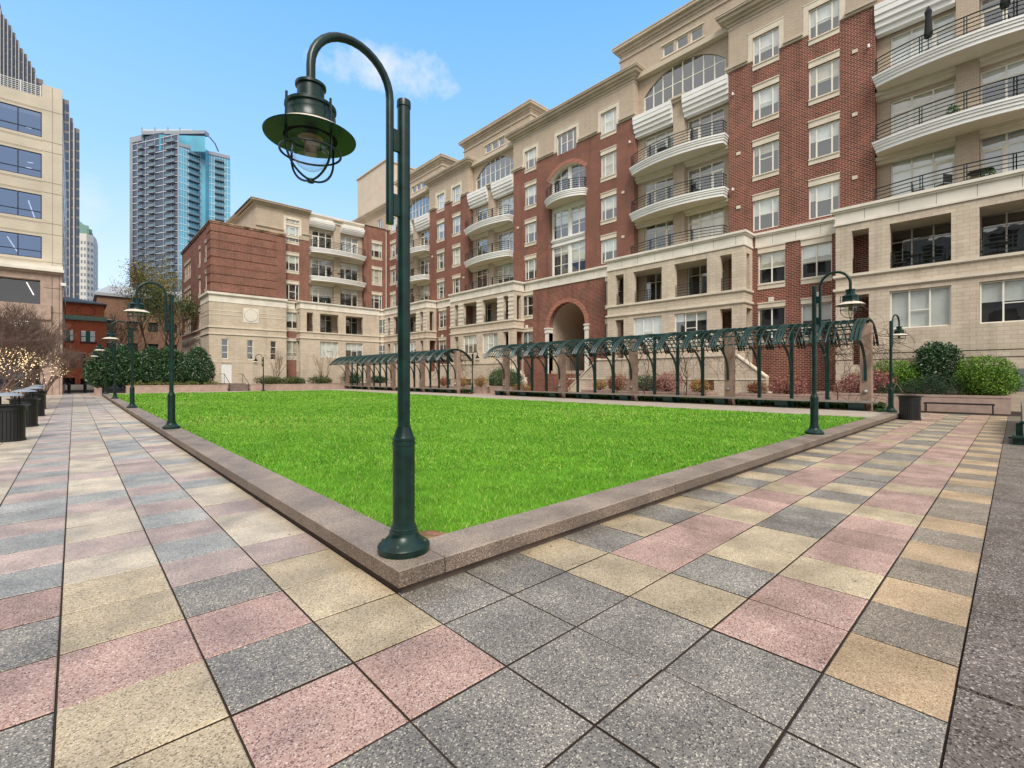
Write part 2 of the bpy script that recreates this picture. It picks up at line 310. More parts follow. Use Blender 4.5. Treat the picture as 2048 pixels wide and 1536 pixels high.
def tile(x0, x1, y0, y1, c):
    g = .0055; dz = rr.uniform(-.002, .002); t1 = rr.uniform(-.0015, .0015); t2 = rr.uniform(-.0015, .0015); b = .006
    z = [dz-t1-t2, dz+t1-t2, dz+t1+t2, dz-t1+t2]
    i = len(pv.v)
    gy = .0065; o = [(x0+g, y0+gy), (x1-g, y0+gy), (x1-g, y1-gy), (x0+g, y1-gy)]; n_ = [(x0+g+b, y0+gy+b), (x1-g-b, y0+gy+b), (x1-g-b, y1-gy-b), (x0+g+b, y1-gy-b)]
    pv.v += [(*p, -.012) for p in o] + [(*p, q-.004) for p, q in zip(o, z)] + [(*p, q) for p, q in zip(n_, z)]
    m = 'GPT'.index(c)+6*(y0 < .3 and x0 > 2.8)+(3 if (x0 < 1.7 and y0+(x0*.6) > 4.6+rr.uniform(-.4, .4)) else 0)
    for k in range(4):
        k2 = (k+1) % 4
        pv.f.append((i+k, i+k2, i+4+k2, i+4+k)); pv.f.append((i+4+k, i+4+k2, i+8+k2, i+8+k)); pv.m += [9, m]
    pv.f.append((i+8, i+9, i+10, i+11)); pv.m.append(m)
for i in range(-22, 46):
    for j in range(-5, 104):
        x0, x1, y0, y1 = XJ(i), XJ(i+1), YJ(j), YJ(j+1)
        if i >= 3 and j >= 4: continue
        if x0 > 29.2: continue
        if j < -1 and i > 3: continue
        if (i, j) in CMAP: c = CMAP[(i, j)]
        elif j <= 3 and i >= 3: c = {3: 'GT'[i % 2], 2: 'P' if i % 4 else 'T', 1: 'GT'[(i+(i//5)) % 2], 0: 'P' if (i+1) % 5 else 'T', -1: 'TG'[i % 2]}.get(j, 'G')
        elif j < 2: c = 'G' if i < 3 else 'G'
        elif i == -1: c = 'GP'[j % 2]
        elif i < -1: c = rr.choice('TTTPT')
        else: c = rr.choice('GPGPT') if i == 1 else rr.choice('TTPTG')
        if i >= 3 and j == -1: y0, y1 = .21, .718
        tile(x0, x1, y0, y1, c)
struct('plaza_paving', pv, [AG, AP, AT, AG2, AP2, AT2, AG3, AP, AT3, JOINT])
# dark aggregate border on the right, with a shallow drop at its near end
sl = MB()
x = 3.35
for wdt in (1.15, 4.3, 4.6, 4.6, 5.0, 5.0): sl.box(x+.006, x+wdt-.006, -4.5, .205, -.3, .012); x += wdt
struct('border_pavement', sl, SLAB)
sl = MB(); sl.box(1.2, 3.34, -4.5, .205, -.3, .004); struct('border_pavement', sl, SLAB)

# curb coping (real step) ------------------------------------------------
cb = MB(); CX0, CX1, CY0, CY1 = 1.72, 2.18, 3.05, 3.51
def cop(x0, x1, y0, y1):
    g = .005; x0 += g; x1 -= g; y0 += g; y1 -= g; b = .008
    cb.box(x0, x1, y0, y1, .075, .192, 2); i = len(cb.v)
    cb.v += [(x, y, .192) for x, y in ((x0, y0), (x1, y0), (x1, y1), (x0, y1))]+[(x, y, .2) for x, y in ((x0+b, y0+b), (x1-b, y0+b), (x1-b, y1-b), (x0+b, y1-b))]
    for k in range(4): cb.f.append((i+k, i+(k+1) % 4, i+4+(k+1) % 4, i+4+k)); cb.m.append(0)
    cb.f.append((i+4, i+5, i+6, i+7)); cb.m.append(0)
cop(CX0, 2.13, CY0, 3.48)
y = 3.48
while y < 51.5: cop(CX0, CX1, y, min(y+3.66, 52)); y += 3.66
x = 2.13
while x < 26: cop(x, min(x+3.66, 26.2), CY0, CY1); x += 3.66
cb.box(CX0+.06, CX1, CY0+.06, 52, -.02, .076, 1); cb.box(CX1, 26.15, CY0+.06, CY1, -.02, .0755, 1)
struct('curb', cb, [CURB, mat('curb_base_stone', (.10, .072, .058), .85, var=.3, vscale=5), aggregate('stained_shaded_curb_side', (.165, .122, .095), (.42, .34, .27), (.06, .045, .035), scale=170, rough=.6)])  # curb sides darker: dirt stains and shade are both in the colour
st = MB(); st.box(20.75, 24.55, 3.52, 56, -.02, .16); struct('pergola_walk', st, CONC)
st = MB(); st.box(2.2, 24.5, 52.0, 56.9, -.02, .1); struct('garden_path', st, CONC)
st = MB(); st.box(26.7, 32.6, 4.2, 62, -.02, .02); struct('rear_path', st, GRAN)
st = MB(); st.box(24.551, 26.698, 4.0, 29.3, -.02, .15); st.box(24.551, 26.698, 33.9, 58.5, -.02, .15); struct('planting_bed', st, SOIL)
# lawn --------------------------------------------------------------------
GRASSB = mat('lawn_turf', (.10, .25, .015), .95, .1, var=.3, vscale=2.2, bump=1.0, bscale=55)
GR = []
for nm, c in (('grass_green', (.135, .35, .020)), ('grass_light', (.25, .46, .05)), ('grass_deep', (.075, .225, .014)), ('grass_straw', (.44, .45, .14))):
    GR.append(mat(nm, c, .6, .3, island=.28))
gx = np.linspace(2.17, 20.76, 60); gy = np.linspace(3.5, 52.02, 110)
GX, GY = np.meshgrid(gx, gy)
def gh(x, y): return .135+.02*np.sin(x*.7+1)*np.sin(y*.45)+.012*np.sin(x*2.3)*np.cos(y*1.9)
V = np.stack([GX, GY, gh(GX, GY)], -1).reshape(-1, 3); nx, ny = len(gx), len(gy)
a = (np.arange(ny-1)[:, None]*nx+np.arange(nx-1)[None]).ravel(); F = np.stack([a, a+1, a+nx+1, a+nx], 1)
o = bpy.data.objects.new('lawn', npmesh('lawn', V, F, GRASSB)); COL.objects.link(o); tag(o, kind='structure')
def blades(n, ylo, yhi, xhi, hgt, wid, seed, y0=3.52, x0=2.19):
    g = np.random.default_rng(seed)
    X = x0+(xhi-x0)*g.random(n); Y = ylo+(yhi-ylo)*g.random(n)
    return X, Y
g = np.random.default_rng(5); parts = []
for n, dl, dh, h, wd in ((230000, 2.5, 7.5, .046, .0055), (190000, 7.5, 15, .047, .009), (150000, 15, 30, .065, .018), (60000, 30, 60, .07, .035)):
    X = 2.19+18.55*g.random(n*6); Y = 3.52+48.4*g.random(n*6)
    s_, c_ = math.sin(R(TH)), math.cos(R(TH)); D = X*s_+Y*c_; Lr = X*c_-Y*s_
    k = (D > dl) & (D < dh) & (np.abs(Lr) < D*1.2)
    # worn corner beside the lamp
    k &= ~(((X-2.5)**2+(Y-3.7)**2 < .055*g.random(n*6)**1.8) )
    X, Y = X[k][:n], Y[k][:n]; m = len(X)
    cl = .75+.5*np.sin(X*3.1+np.sin(Y*2.3)*2)*np.sin(Y*2.7+np.cos(X*1.9)*2)*.5+.25*g.random(m)
    H = h*cl*(.6+.8*g.random(m)); an = g.random(m)*6.283; ln = (.2+1.2*g.random(m))*H
    Z = gh(X, Y)-.004; dx, dy = np.cos(an), np.sin(an); la = g.random(m)*6.283
    wd_ = wd*(.7+.6*g.random(m))
    b0 = np.stack([X-dx*wd_/2, Y-dy*wd_/2, Z], 1); b1 = np.stack([X+dx*wd_/2, Y+dy*wd_/2, Z], 1)
    mid = np.stack([X+np.cos(la)*ln*.35, Y+np.sin(la)*ln*.35, Z+H*.6], 1)
    m0 = mid-np.stack([dx*wd_*.4, dy*wd_*.4, 0*dx], 1); m1 = mid+np.stack([dx*wd_*.4, dy*wd_*.4, 0*dx], 1)
    t = np.stack([X+np.cos(la)*ln, Y+np.sin(la)*ln, Z+H], 1); t1 = t+np.stack([dx*wd_*.12, dy*wd_*.12, 0*dx], 1)
    Vv = np.stack([b0, b1, m1, m0, t1, t], 1).reshape(-1, 3); i = np.arange(m)*6
    Ff = np.concatenate([np.stack([i, i+1, i+2, i+3], 1), np.stack([i+3, i+2, i+4, i+5], 1)])
    pt = np.sin(X*.55+1.3*np.sin(Y*.31))+np.sin(Y*.42+X*.2)
    q = g.random(m); p2 = np.sin(X*1.7+2*np.sin(Y*.9))*np.sin(Y*1.3+1.5*np.sin(X*1.1)); th_ = .32+.17*p2+.1*(pt > .6); mi = np.where(q < .42, 0, np.where(q < .42+th_, 1, 2)); mi = np.where(g.random(m) < .03+.10*(pt > 1.25), 3, mi)
    parts.append((Vv, Ff, np.concatenate([mi, mi])))
off = 0; VV = []; FF = []; MM = []
for v_, f_, m_ in parts: VV.append(v_); FF.append(f_+off); MM.append(m_); off += len(v_)
o = bpy.data.objects.new('grass', npmesh('grass', np.concatenate(VV), np.concatenate(FF), GR, np.concatenate(MM))); COL.objects.link(o)
tag(o, 'bright green lawn grass inside the granite curb', 'grass', kind='stuff')
so_ = MB(); so_.lathe([(.001, .163), (.12, .161), (.17, .156), (.24, .12)], (2.36, 3.66, 0), 18); struct('bare_soil', so_, mat('red_clay', (.26, .13, .07), .95, var=.4, vscale=12, bump=.8, bscale=50), True)

# ================================================================ STREET LAMPS
def arc_arm(dx, dy):
    """arm starts .125 m from the pole axis, rises, loops over and drops at .74 m"""
    P = []
    P.append((.125, 2.63)); P.append((.125, 3.58))
    for k in range(17):
        t = math.pi*k/16; P.append((.125+.3075*(1-math.cos(t)), 3.62+.312*math.sin(t)))
    P.append((.74, 3.46)); return [(dx*p, dy*p, z) for p, z in P]
def make_lamp(loc, label, ang, group):
    r = thing('street_lamp', loc, label, 'street lamp', group)
    dx, dy = math.cos(ang), math.sin(ang); W0 = Vector(loc)
    def T(mb, name, m, par, smooth=True):
        ob = bpy.data.objects.new(name, mb.mesh(name, m, smooth)); COL.objects.link(ob); ob.parent = par; W[ob.name] = W0.copy(); return ob
    b = MB(); b.lathe([(.207, 0), (.209, .05), (.200, .062), (.165, .085), (.125, .125), (.112, .155), (.114, .165), (.104, .17), (.104, .19), (.098, .195), (.098, .21), (.090, .215)], n=32)
    base = T(b, 'base', GREEN, r)
    b = MB()
    for k in range(4):
        a = ang+math.pi/4+k*math.pi/2; b.lathe([(.014, 0), (.014, .016), (.006, .022)], (.172*math.cos(a), .172*math.sin(a), .072), 6)
    T(b, 'bolt', mat('bolt_steel', (.1, .13, .12), .4, metal=.6), base)
    b = MB(); b.lathe([(.0885, .2), (.0885, .86), (.095, .862), (.095, .885), (.086, .888), (.086, .90), (.093, .902), (.093, .915), (.083, .918), (.056, 1.0), (.056, 1.01), (.0515, 1.012)], n=32); T(b, 'sleeve', GREEN, r)
    b = MB(); b.lathe([(.0505, 1.0), (.0505, 3.60), (.0565, 3.602), (.0565, 3.642), (.054, 3.655), (.0, 3.66)], n=24); T(b, 'pole', GREEN, r)
    b = MB(); b.tube(arc_arm(dx, dy), .031, 14); T(b, 'arm', GREEN, r)
    for z in (2.79, 3.31):
        b = MB(); pts = [(.04, -.016), (.11, -.016), (.11, .016), (.04, .016)]
        b.prism([(dx*p-dy*q, dy*p+dx*q) for p, q in pts], z-.085, z+.085, lambda p, q, t: (p, q, t)); T(b, 'bracket', GREEN, r, False)
    cx, cy = dx*.74, dy*.74; z0 = 3.10
    def hs_(b):
        b.v = [(cx+(x-cx)*.915, cy+(y-cy)*.915, z0+.01+(z-z0)*.915) for x, y, z in b.v]; return b
    # head     # z0: local height of the brim line
    b = MB(); b.lathe([(.001, .40), (.105, .40), (.112, .395), (.112, .375), (.098, .37), (.098, .285), (.103, .28), (.13, .265), (.175, .235), (.187, .225), (.187, .205), (.172, .20), (.172, .165), (.182, .155), (.178, .09), (.19, .072)], (cx, cy, z0), 36)
    hd = T(hs_(b), 'lamp_housing', GREEN, r)
    b = MB(); b.lathe([(.19, .072), (.25, .045), (.328, -.005), (.331, -.012), (.325, -.012), (.25, .03), (.19, .052)], (cx, cy, z0), 44, 0)
    sh = T(hs_(b), 'lamp_shade', [mat('lamp_shade_enamel', (.66, .58, .48), .85, .1, var=.15, vscale=8)], r)
    b = MB(); b.lathe([(.19, .045), (.236, .014), (.240, -.004), (.226, -.014), (.165, -.018), (.150, .0), (.145, .03), (.12, .06)], (cx, cy, z0), 36); T(hs_(b), 'collar', mat('black_gasket', (.006, .006, .006), .8, .1), hd)
    b = MB(); b.lathe([(.328, -.004), (.334, -.008), (.331, -.016)], (cx, cy, z0), 44); T(hs_(b), 'rim', GREEN, sh)
    b = MB()
    for k in range(4):
        a = ang+k*math.pi/2+.35; ca, sa = math.cos(a), math.sin(a); P = [(.195, .24), (.2, .05), (.2, -.115)]+[(.2*math.cos(t), -.115-.2*math.sin(t)) for t in [j*math.pi/18 for j in range(1, 10)]]
        b.tube([(cx+ca*p, cy+sa*p, z0+q) for p, q in P], .0085, 6)
    b.tube([(cx+.2*math.cos(j*math.pi/20), cy+.2*math.sin(j*math.pi/20), z0-.11) for j in range(41)], .0085, 6, cap=False)
    b.lathe([(.001, -.34), (.022, -.332), (.026, -.318), (.022, -.305), (.001, -.3)], (cx, cy, z0), 12)
    b.v = [(x, y, z0+(z-z0)*.95) for x, y, z in b.v]; T(b, 'cage', GREEN, hd)
    b = MB(); b.lathe([(.135, .05), (.14, -.02), (.142, -.10)]+[(.142*math.cos(t), -.10-.165*math.sin(t)) for t in [j*math.pi/20 for j in range(1, 10)]]+[(.002, -.265)], (cx, cy, z0), 28); T(hs_(b), 'globe', LAMPGL, hd)
    b = MB(); b.lathe([(.001, .05), (.105, .05), (.115, .02), (.115, -.005), (.06, -.03), (.045, -.06), (.045, -.14), (.001, -.15)], (cx, cy, z0), 20); T(hs_(b), 'lamp_bulb', mat('frosted_refractor', (.24, .19, .12), .3, var=.3, vscale=20), hd)
    return r
G1 = 'green gooseneck lamps along the lawn curb'
LL = [(1.965, 3.40, 'near curb corner, the largest'), (1.95, 15.75, 'left curb, second from the camera'), (1.95, 27.6, 'left curb, third from the camera'), (1.95, 40.0, 'left curb, fourth from the camera'), (1.95, 52.0, 'far end of the left curb')]
for x, y, t in LL: make_lamp((x, y, .2), 'dark green caged gooseneck lamp standing on the '+t, math.pi, G1)
make_lamp((13.4, 3.40, .2), 'dark green gooseneck lamp on the right curb with its hood turned right', -math.pi/2, G1)
make_lamp((24.0, 3.42, .2), 'dark green gooseneck lamp beside the bin at the end of the right curb', -.22, G1)
make_lamp((27.2, 34.6, .12), 'slim green gooseneck lamp in the gap between the two pergolas', -math.pi/2, 'garden lamps beyond the lawn')
make_lamp((14.9, 55.2, .1), 'small dark gooseneck lamp by the bare tree at the beige wing', math.pi, 'garden lamps beyond the lawn')

# ================================================================ PERGOLAS
XC = 25.1; HR = 2.24; CZ = 4.12-HR
def hoop(y, r, a=None): 
    a = math.asin(1.9/HR)
    return [(XC+HR*math.sin(-a+2*a*k/16), y, CZ+HR*math.cos(-a+2*a*k/16)) for k in range(17)]
def pergola(y0, npill, label, grp):
    r = thing('pergola', (XC, y0, .1), label, 'pergola', grp); sp = 1.467
    nb = (npill-1)*4
    for k in range(nb+1):
        y = y0+k*sp
        b = MB()
        for o_ in (-.14, 0, .14): b.tube(hoop(y+o_, 0), .055, 8)
        hb = b.build('hoop', GREEN2, r, True)
        if k < nb:
            b = MB()
            for f in (.30, .5, .70): b.tube(hoop(y+sp*f, 0), .029, 6)
            b.build('thin_hoop', GREEN2, r, True)
        if k % 4 == 0:
            b = MB(); x0 = 25.2; pr = [(x0, .1), (x0+.42, .1), (x0+.42, 3.7), (x0+.34, 3.93), (x0+.14, 3.98), (x0, 3.86)]
            b.prism(pr, y-.2, y+.2, lambda p, q, t: (p, t, q)); pl = b.build('stone_pillar', PIERM, r)
            b = MB(); xs = x0-.001; zz = .98
            prof = [(.09, 0), (.09, .04), (.075, .09), (.04, .12), (.001, .13)]
            n = 14; i0 = len(b.v)
            for rr_, h in prof:
                for j in range(n): t = 2*math.pi*j/n; b.v.append((xs-h, y-.0+rr_*math.cos(t), zz+rr_*math.sin(t)))
            for q in range(len(prof)-1):
                for j in range(n): a = i0+q*n; b.f.append((a+j, a+(j+1) % n, a+n+(j+1) % n, a+n+j)); b.m.append(0)
            b.build('wall_light', mat('steel_sconce', (.35, .35, .34), .35, metal=.5), pl, True)
        else:
            b = MB(); b.box(25.33, 25.47, y-.07, y+.07, .1, 4.02); b.build('post', GREEN2, r)
        b = MB(); xb = 25.17 if k % 4 == 0 else 25.30
        P = [(xb-(xb-23.55)*(1-math.cos(t)), 1.72+1.5*math.sin(t)) for t in [j*math.pi/2/9 for j in range(10)]]
        P = [(xb, 1.45)]+P
        for a, c in zip(P[:-1], P[1:]):
            b.prism([(a[0]-.035, a[1]), (a[0]+.035, a[1]), (c[0]+.035, c[1]), (c[0]-.035, c[1]-.0)], y-.05, y+.05, lambda p, q, t: (p, t, q))
        b.build('bracket', GREEN2, r)
    ya, yb = y0-.18, y0+nb*sp+.18; a = math.asin(1.9/HR)
    for k in range(8):
        t = -a+2*a*(k+.25)/7.5; b = MB(); b.tube([(XC+(HR-.03)*math.sin(t), ya, CZ+(HR-.03)*math.cos(t)), (XC+(HR-.03)*math.sin(t), yb, CZ+(HR-.03)*math.cos(t))], .031, 6); b.build('rail', GREEN2, r)
    return r
def bench_row(y0, y1, label):
    r = thing('long_bench', (24.85, y0, .15), label, 'bench', 'long benches under the pergolas')
    b = MB(); y = y0
    while y < y1-.2: b.box(24.58, 25.12, y+.006, min(y+2.93, y1)-.006, .50, .575); y += 2.93
    b.build('seat', mat('weathered_bench_top', (.26, .22, .19), .7, var=.2, vscale=4), r)
    y = y0+.7
    while y < y1:
        b = MB(); b.prism([(24.6, .5), (25.1, .5), (25.0, .16), (24.72, .16)], y-.28, y+.28, lambda p, q, t: (p, t, q)); b.build('leg', GREEN2, r); y += 1.467*2
pergola(4.46, 5, 'dark green hooped pergola on stone pillars along the right half of the lawn', 'hooped steel pergolas')
pergola(34.5, 5, 'dark green hooped pergola beyond the near lamp pole on the left half', 'hooped steel pergolas')
bench_row(4.0, 28.6, 'long low bench under the right pergola')
bench_row(34.0, 58.4, 'long low bench under the left pergola')

lt = np.random.default_rng(21); k = 260; lx = np.concatenate([1.9+.5*lt.random(60), 2.2+12*lt.random(120), -4+12*lt.random(80)]); ly = np.concatenate([3.5+8*lt.random(60), 2.9-.5*lt.random(120)**2, -.1+9*lt.random(80)])
kk = (ly > 0) & ~((lx > 1.72) & (ly > 3.05)); lx, ly = lx[kk], ly[kk]; k = len(lx); a = lt.random(k)*6.28; s_ = .006+.010*lt.random(k)
c_, d_ = np.cos(a)*s_, np.sin(a)*s_; z = .004+.002*lt.random(k)
V = np.stack([np.stack([lx-c_, ly-d_, z], 1), np.stack([lx+d_*.5, ly-c_*.5, z+.004], 1), np.stack([lx+c_, ly+d_, z+.001], 1), np.stack([lx-d_*.5, ly+c_*.5, z+.003], 1)], 1).reshape(-1, 3)
o = bpy.data.objects.new('leaf_litter', npmesh('leaf_litter', V, np.arange(4*k).reshape(k, 4), mat('dead_leaf', (.12, .06, .03), .9, island=.5))); COL.objects.link(o); tag(o, 'scattered small dead leaves and grit lying on the paving', 'leaf litter', kind='stuff')
# ================================================================ FACADE TOOLKIT
class Fr:
    def __init__(s, ax, P): s.ax, s.P = ax, P
    def p(s, u, d, z): return (s.P+d, u, z) if s.ax == 'x' else (u, s.P+d, z)
    def box(s, mb, u0, u1, d0, d1, z0, z1, m=0):
        a, b = s.p(u0, d0, z0), s.p(u1, d1, z1); mb.box(a[0], b[0], a[1], b[1], z0, z1, m)
    @property
    def rz(s): return R(-90) if s.ax == 'x' else 0
def wall(mb, F, u0, u1, z0, z1, holes=(), d=0, reveal=.3, m=0, mr=None, cap=None, cd=None):
    """sheet with real openings; holes (a,b,c,e); reveals go 'reveal' deep; cap = material index closing the hole at depth cd"""
    mr = m if mr is None else mr
    H = [(max(a, u0), min(b, u1), max(c, z0), min(e, z1)) for a, b, c, e in holes]; H = [h for h in H if h[0] < h[1]-1e-4 and h[2] < h[3]-1e-4]
    us = sorted({u0, u1, *[h[0] for h in H], *[h[1] for h in H]}); zs = sorted({z0, z1, *[h[2] for h in H], *[h[3] for h in H]})
    for a, b in zip(us[:-1], us[1:]):
        run = None
        for c, e in zip(zs[:-1], zs[1:]):
            um, zm = (a+b)/2, (c+e)/2; inside = any(h[0] < um < h[1] and h[2] < zm < h[3] for h in H)
            if not inside: run = (run[0], e) if run else (c, e)
            if (inside or e == zs[-1]) and run:
                mb.face([F.p(a, d, run[0]), F.p(b, d, run[0]), F.p(b, d, run[1]), F.p(a, d, run[1])], m); run = None
    for a, b, c, e in H:
        if reveal:
            D = d+reveal
            if a > u0: mb.face([F.p(a, d, c), F.p(a, D, c), F.p(a, D, e), F.p(a, d, e)], mr)
            if b < u1: mb.face([F.p(b, d, c), F.p(b, d, e), F.p(b, D, e), F.p(b, D, c)], mr)
            if c > z0: mb.face([F.p(a, d, c), F.p(b, d, c), F.p(b, D, c), F.p(a, D, c)], mr)
            if e < z1: mb.face([F.p(a, d, e), F.p(a, D, e), F.p(b, D, e), F.p(b, d, e)], mr)
        if cap is not None:
            q = cd if cd else d+reveal; mb.face([F.p(a, q, c), F.p(b, q, c), F.p(b, q, e), F.p(a, q, e)], cap)
def arch_fill(mb, F, uc, hw, zs, zc, d=0, reveal=.3, m=0, mr=None, n=20, band=0, mband=0):
    """fills the corners of a rectangular hole so that its top becomes an arch of rise zc-zs"""
    mr = m if mr is None else mr; rise = zc-zs; Rr = (hw*hw+rise*rise)/(2*rise); cz = zc-Rr; a = math.asin(min(1, hw/Rr))
    pts = [(uc+Rr*math.sin(-a+2*a*k/n), cz+Rr*math.cos(-a+2*a*k/n)) for k in range(n+1)]
    for p, q in zip(pts[:-1], pts[1:]):
        mb.face([F.p(p[0], d, p[1]), F.p(q[0], d, q[1]), F.p(q[0], d, zc+.0), F.p(p[0], d, zc+.0)], m)
        mb.face([F.p(p[0], d, p[1]), F.p(q[0], d, q[1]), F.p(q[0], d+reveal, q[1]), F.p(p[0], d+reveal, p[1])], mr)
    if band:
        for p, q in zip(pts[:-1], pts[1:]):
            def o_(t, e): l = math.hypot(t[0]-uc, t[1]-cz); k = (l+e)/l; return (uc+(t[0]-uc)*k, cz+(t[1]-cz)*k)
            p2, q2 = o_(p, band), o_(q, band)
            mb.face([F.p(p[0], d-.04, p[1]), F.p(q[0], d-.04, q[1]), F.p(q2[0], d-.04, q2[1]), F.p(p2[0], d-.04, p2[1])], mband)
            mb.face([F.p(p2[0], d-.04, p2[1]), F.p(q2[0], d-.04, q2[1]), F.p(q2[0], d, q2[1]), F.p(p2[0], d, p2[1])], mband)
            mb.face([F.p(p[0], d-.04, p[1]), F.p(q[0], d-.04, q[1]), F.p(q[0], d, q[1]), F.p(p[0], d, p[1])], mband)
    return pts
_wc = {}
rw = random.Random(11)
def window(F, par, u, z, w, h, cols, rails, d=.1, blind=None, head=True, sill=True, name='window', fw=.07, arch=None, panel=None, framem=None, hb=.36, glass=None):
    """cols: fractions of mullions; rails: list of (col or None, z fraction)"""
    key = (round(w, 2), round(h, 2), tuple(cols), tuple(rails), fw, arch, panel)
    if key not in _wc:
        b = MB(); g = .0
        cs = [0]+list(cols)+[1]
        b.box(-w/2, -w/2+fw, 0, .07, 0, h); b.box(w/2-fw, w/2, 0, .07, 0, h); b.box(-w/2+fw, w/2-fw, 0, .07, 0, fw)
        if not arch: b.box(-w/2+fw, w/2-fw, 0, .07, h-fw, h)
        for c in cols: b.box(-w/2+w*c-fw*.55, -w/2+w*c+fw*.55, .003, .067, fw, (h-fw) if not arch else h+arch*(1-(2*abs(c-.5))**2)*.98)
        for cc, zf in rails:
            a0, a1 = (-w/2+fw, w/2-fw) if cc is None else (-w/2+w*cs[cc]+fw*.5, -w/2+w*cs[cc+1]-fw*.5)
            b.box(a0, a1, .006, .064, h*zf-fw*.4, h*zf+fw*.4)
        if panel is not None:      # a door leaf: thick stiles round one column
            a0, a1 = -w/2+w*cs[panel]+fw*.4, -w/2+w*cs[panel+1]-fw*.4; t = .11; zt = h*.74
            b.box(a0, a0+t, -.012, .05, 0, zt); b.box(a1-t, a1, -.012, .05, 0, zt); b.box(a0+t, a1-t, -.012, .05, 0, .2); b.box(a0+t, a1-t, -.012, .05, zt-.12, zt)
        fm = b.mesh('window_frame', framem or FRAME)
        b = MB()
        if arch:
            n = 16; rise = arch; Rr = (w*w/4+rise*rise)/(2*rise); cz = h+rise-Rr; a = math.asin(min(1, w/2/Rr)); pts = [(Rr*math.sin(-a+2*a*k/n), cz+Rr*math.cos(-a+2*a*k/n)) for k in range(n+1)]
            b.face([(-w/2, .035, 0), (w/2, .035, 0)]+[(p, .035, q) for p, q in reversed(pts)])
            f2 = MB(); f2.v = []; 
            tmp = MB(); tmp.tube([(p, .035, q-.02) for p, q in pts], .04, 4)
            me2 = tmp
            bb = MB()
        else: b.face([(-w/2+fw, .035, fw), (w/2-fw, .035, fw), (w/2-fw, .035, h-fw), (-w/2+fw, .035, h-fw)])
        pm = b.mesh('pane', glass or GLASS)
        _wc[key] = (fm, pm)
    fm, pm = _wc[key]
    wo = local(name, fm, par, Vector(F.p(u, d, z))-W[par.name], F.rz)
    def sub(nm, me): 
        o = bpy.data.objects.new(nm, me); COL.objects.link(o); o.parent = wo; W[o.name] = W[wo.name].copy(); return o
    sub('pane', pm)
    if blind is None: blind = rw.choice((1, .5, .55, 1, .0, .45, .52, .3, .6))
    if blind > 0:
        b = MB(); b.box(-w/2+.03, w/2-.03, .14, .15, h*(1-blind)+.02, h-.02); sub('blind', b.mesh('blind', BLIND if rw.random() < .62 else rw.choice(BLINDS)))
    if head:
        b = MB(); b.box(-w/2-.0, w/2, -d-.03, -d+.05, h+.002, h+hb); b.box(-w/2-.02, w/2+.02, -d-.08, -d+.05, h+hb+.001, h+hb+.07); sub('lintel', b.mesh('lintel', TRIM))
    if sill:
        b = MB(); b.box(-w/2, w/2, -d-.09, .02, -.085, -.002); b.box(-w/2, w/2, -d-.04, -d+.05, -.36, -.087); sub('sill', b.mesh('sill', TRIM))
    return wo
C3, R3 = (.25, .75), ((1, .52),)
C2, R2 = (.5,), ((None, .5),)
LV = [(11.42, 2.02), (15.13, 1.95), (18.84, 1.96), (22.58, 1.86)]
def w3(F, par, u, lv, **k):
    z, h = LV[lv]; return window(F, par, u, z, 1.62, h, C3, R3, sill=(lv > 0), **k)
def surround6(F, par, u, w_=1.62):      # wide pale frame of the top-floor windows
    z, h = LV[3]; b = MB(); F.box(b, u-w_/2-.28, u-w_/2-.001, -.035, .05, z+.35, z+h+.36); F.box(b, u+w_/2+.001, u+w_/2+.28, -.035, .05, z+.35, z+h+.36); F.box(b, u-w_/2, u+w_/2, -.034, .05, z+h+.001, z+h+.359)
    F.box(b, u-w_/2-.3, u+w_/2+.3, -.06, .05, z+h+.361, z+h+.42); b.build('window_surround', TRIM, par)
def band(F, par, name, u0, u1, prof, m, e0=0, e1=0, back=.02, jn=0):
    """prof: list of (out,z0,z1); e0/e1: 1 extends that end round the corner"""
    b = MB()
    for o_, z0, z1 in prof: F.box(b, u0-(o_ if e0 else 0), u1+(o_ if e1 else 0), -o_, back, z0, z1-.0015)
    if jn:
        o_, z0, z1 = prof[jn]; u = u0+.9
        while u < u1-.3: F.box(b, u-.007, u+.007, -o_-.002, 0, z0+.01, z1-.01, 1); u += 1.35
    return b.build(name, [m, JOINT] if jn else m, par)
BELT = [(.07, 10.25, 10.37), (.03, 10.37, 10.95), (.12, 10.95, 11.05), (.2, 11.05, 11.2)]
CAPP = [(.10, 22.88, 23.02), (.2, 23.02, 23.2)]
CORP = [(.05, 25.75, 25.83), (.08, 26.0, 26.2), (.25, 26.2, 26.38), (.5, 26.38, 26.6), (.66, 26.6, 26.72), (.70, 26.72, 26.80)]
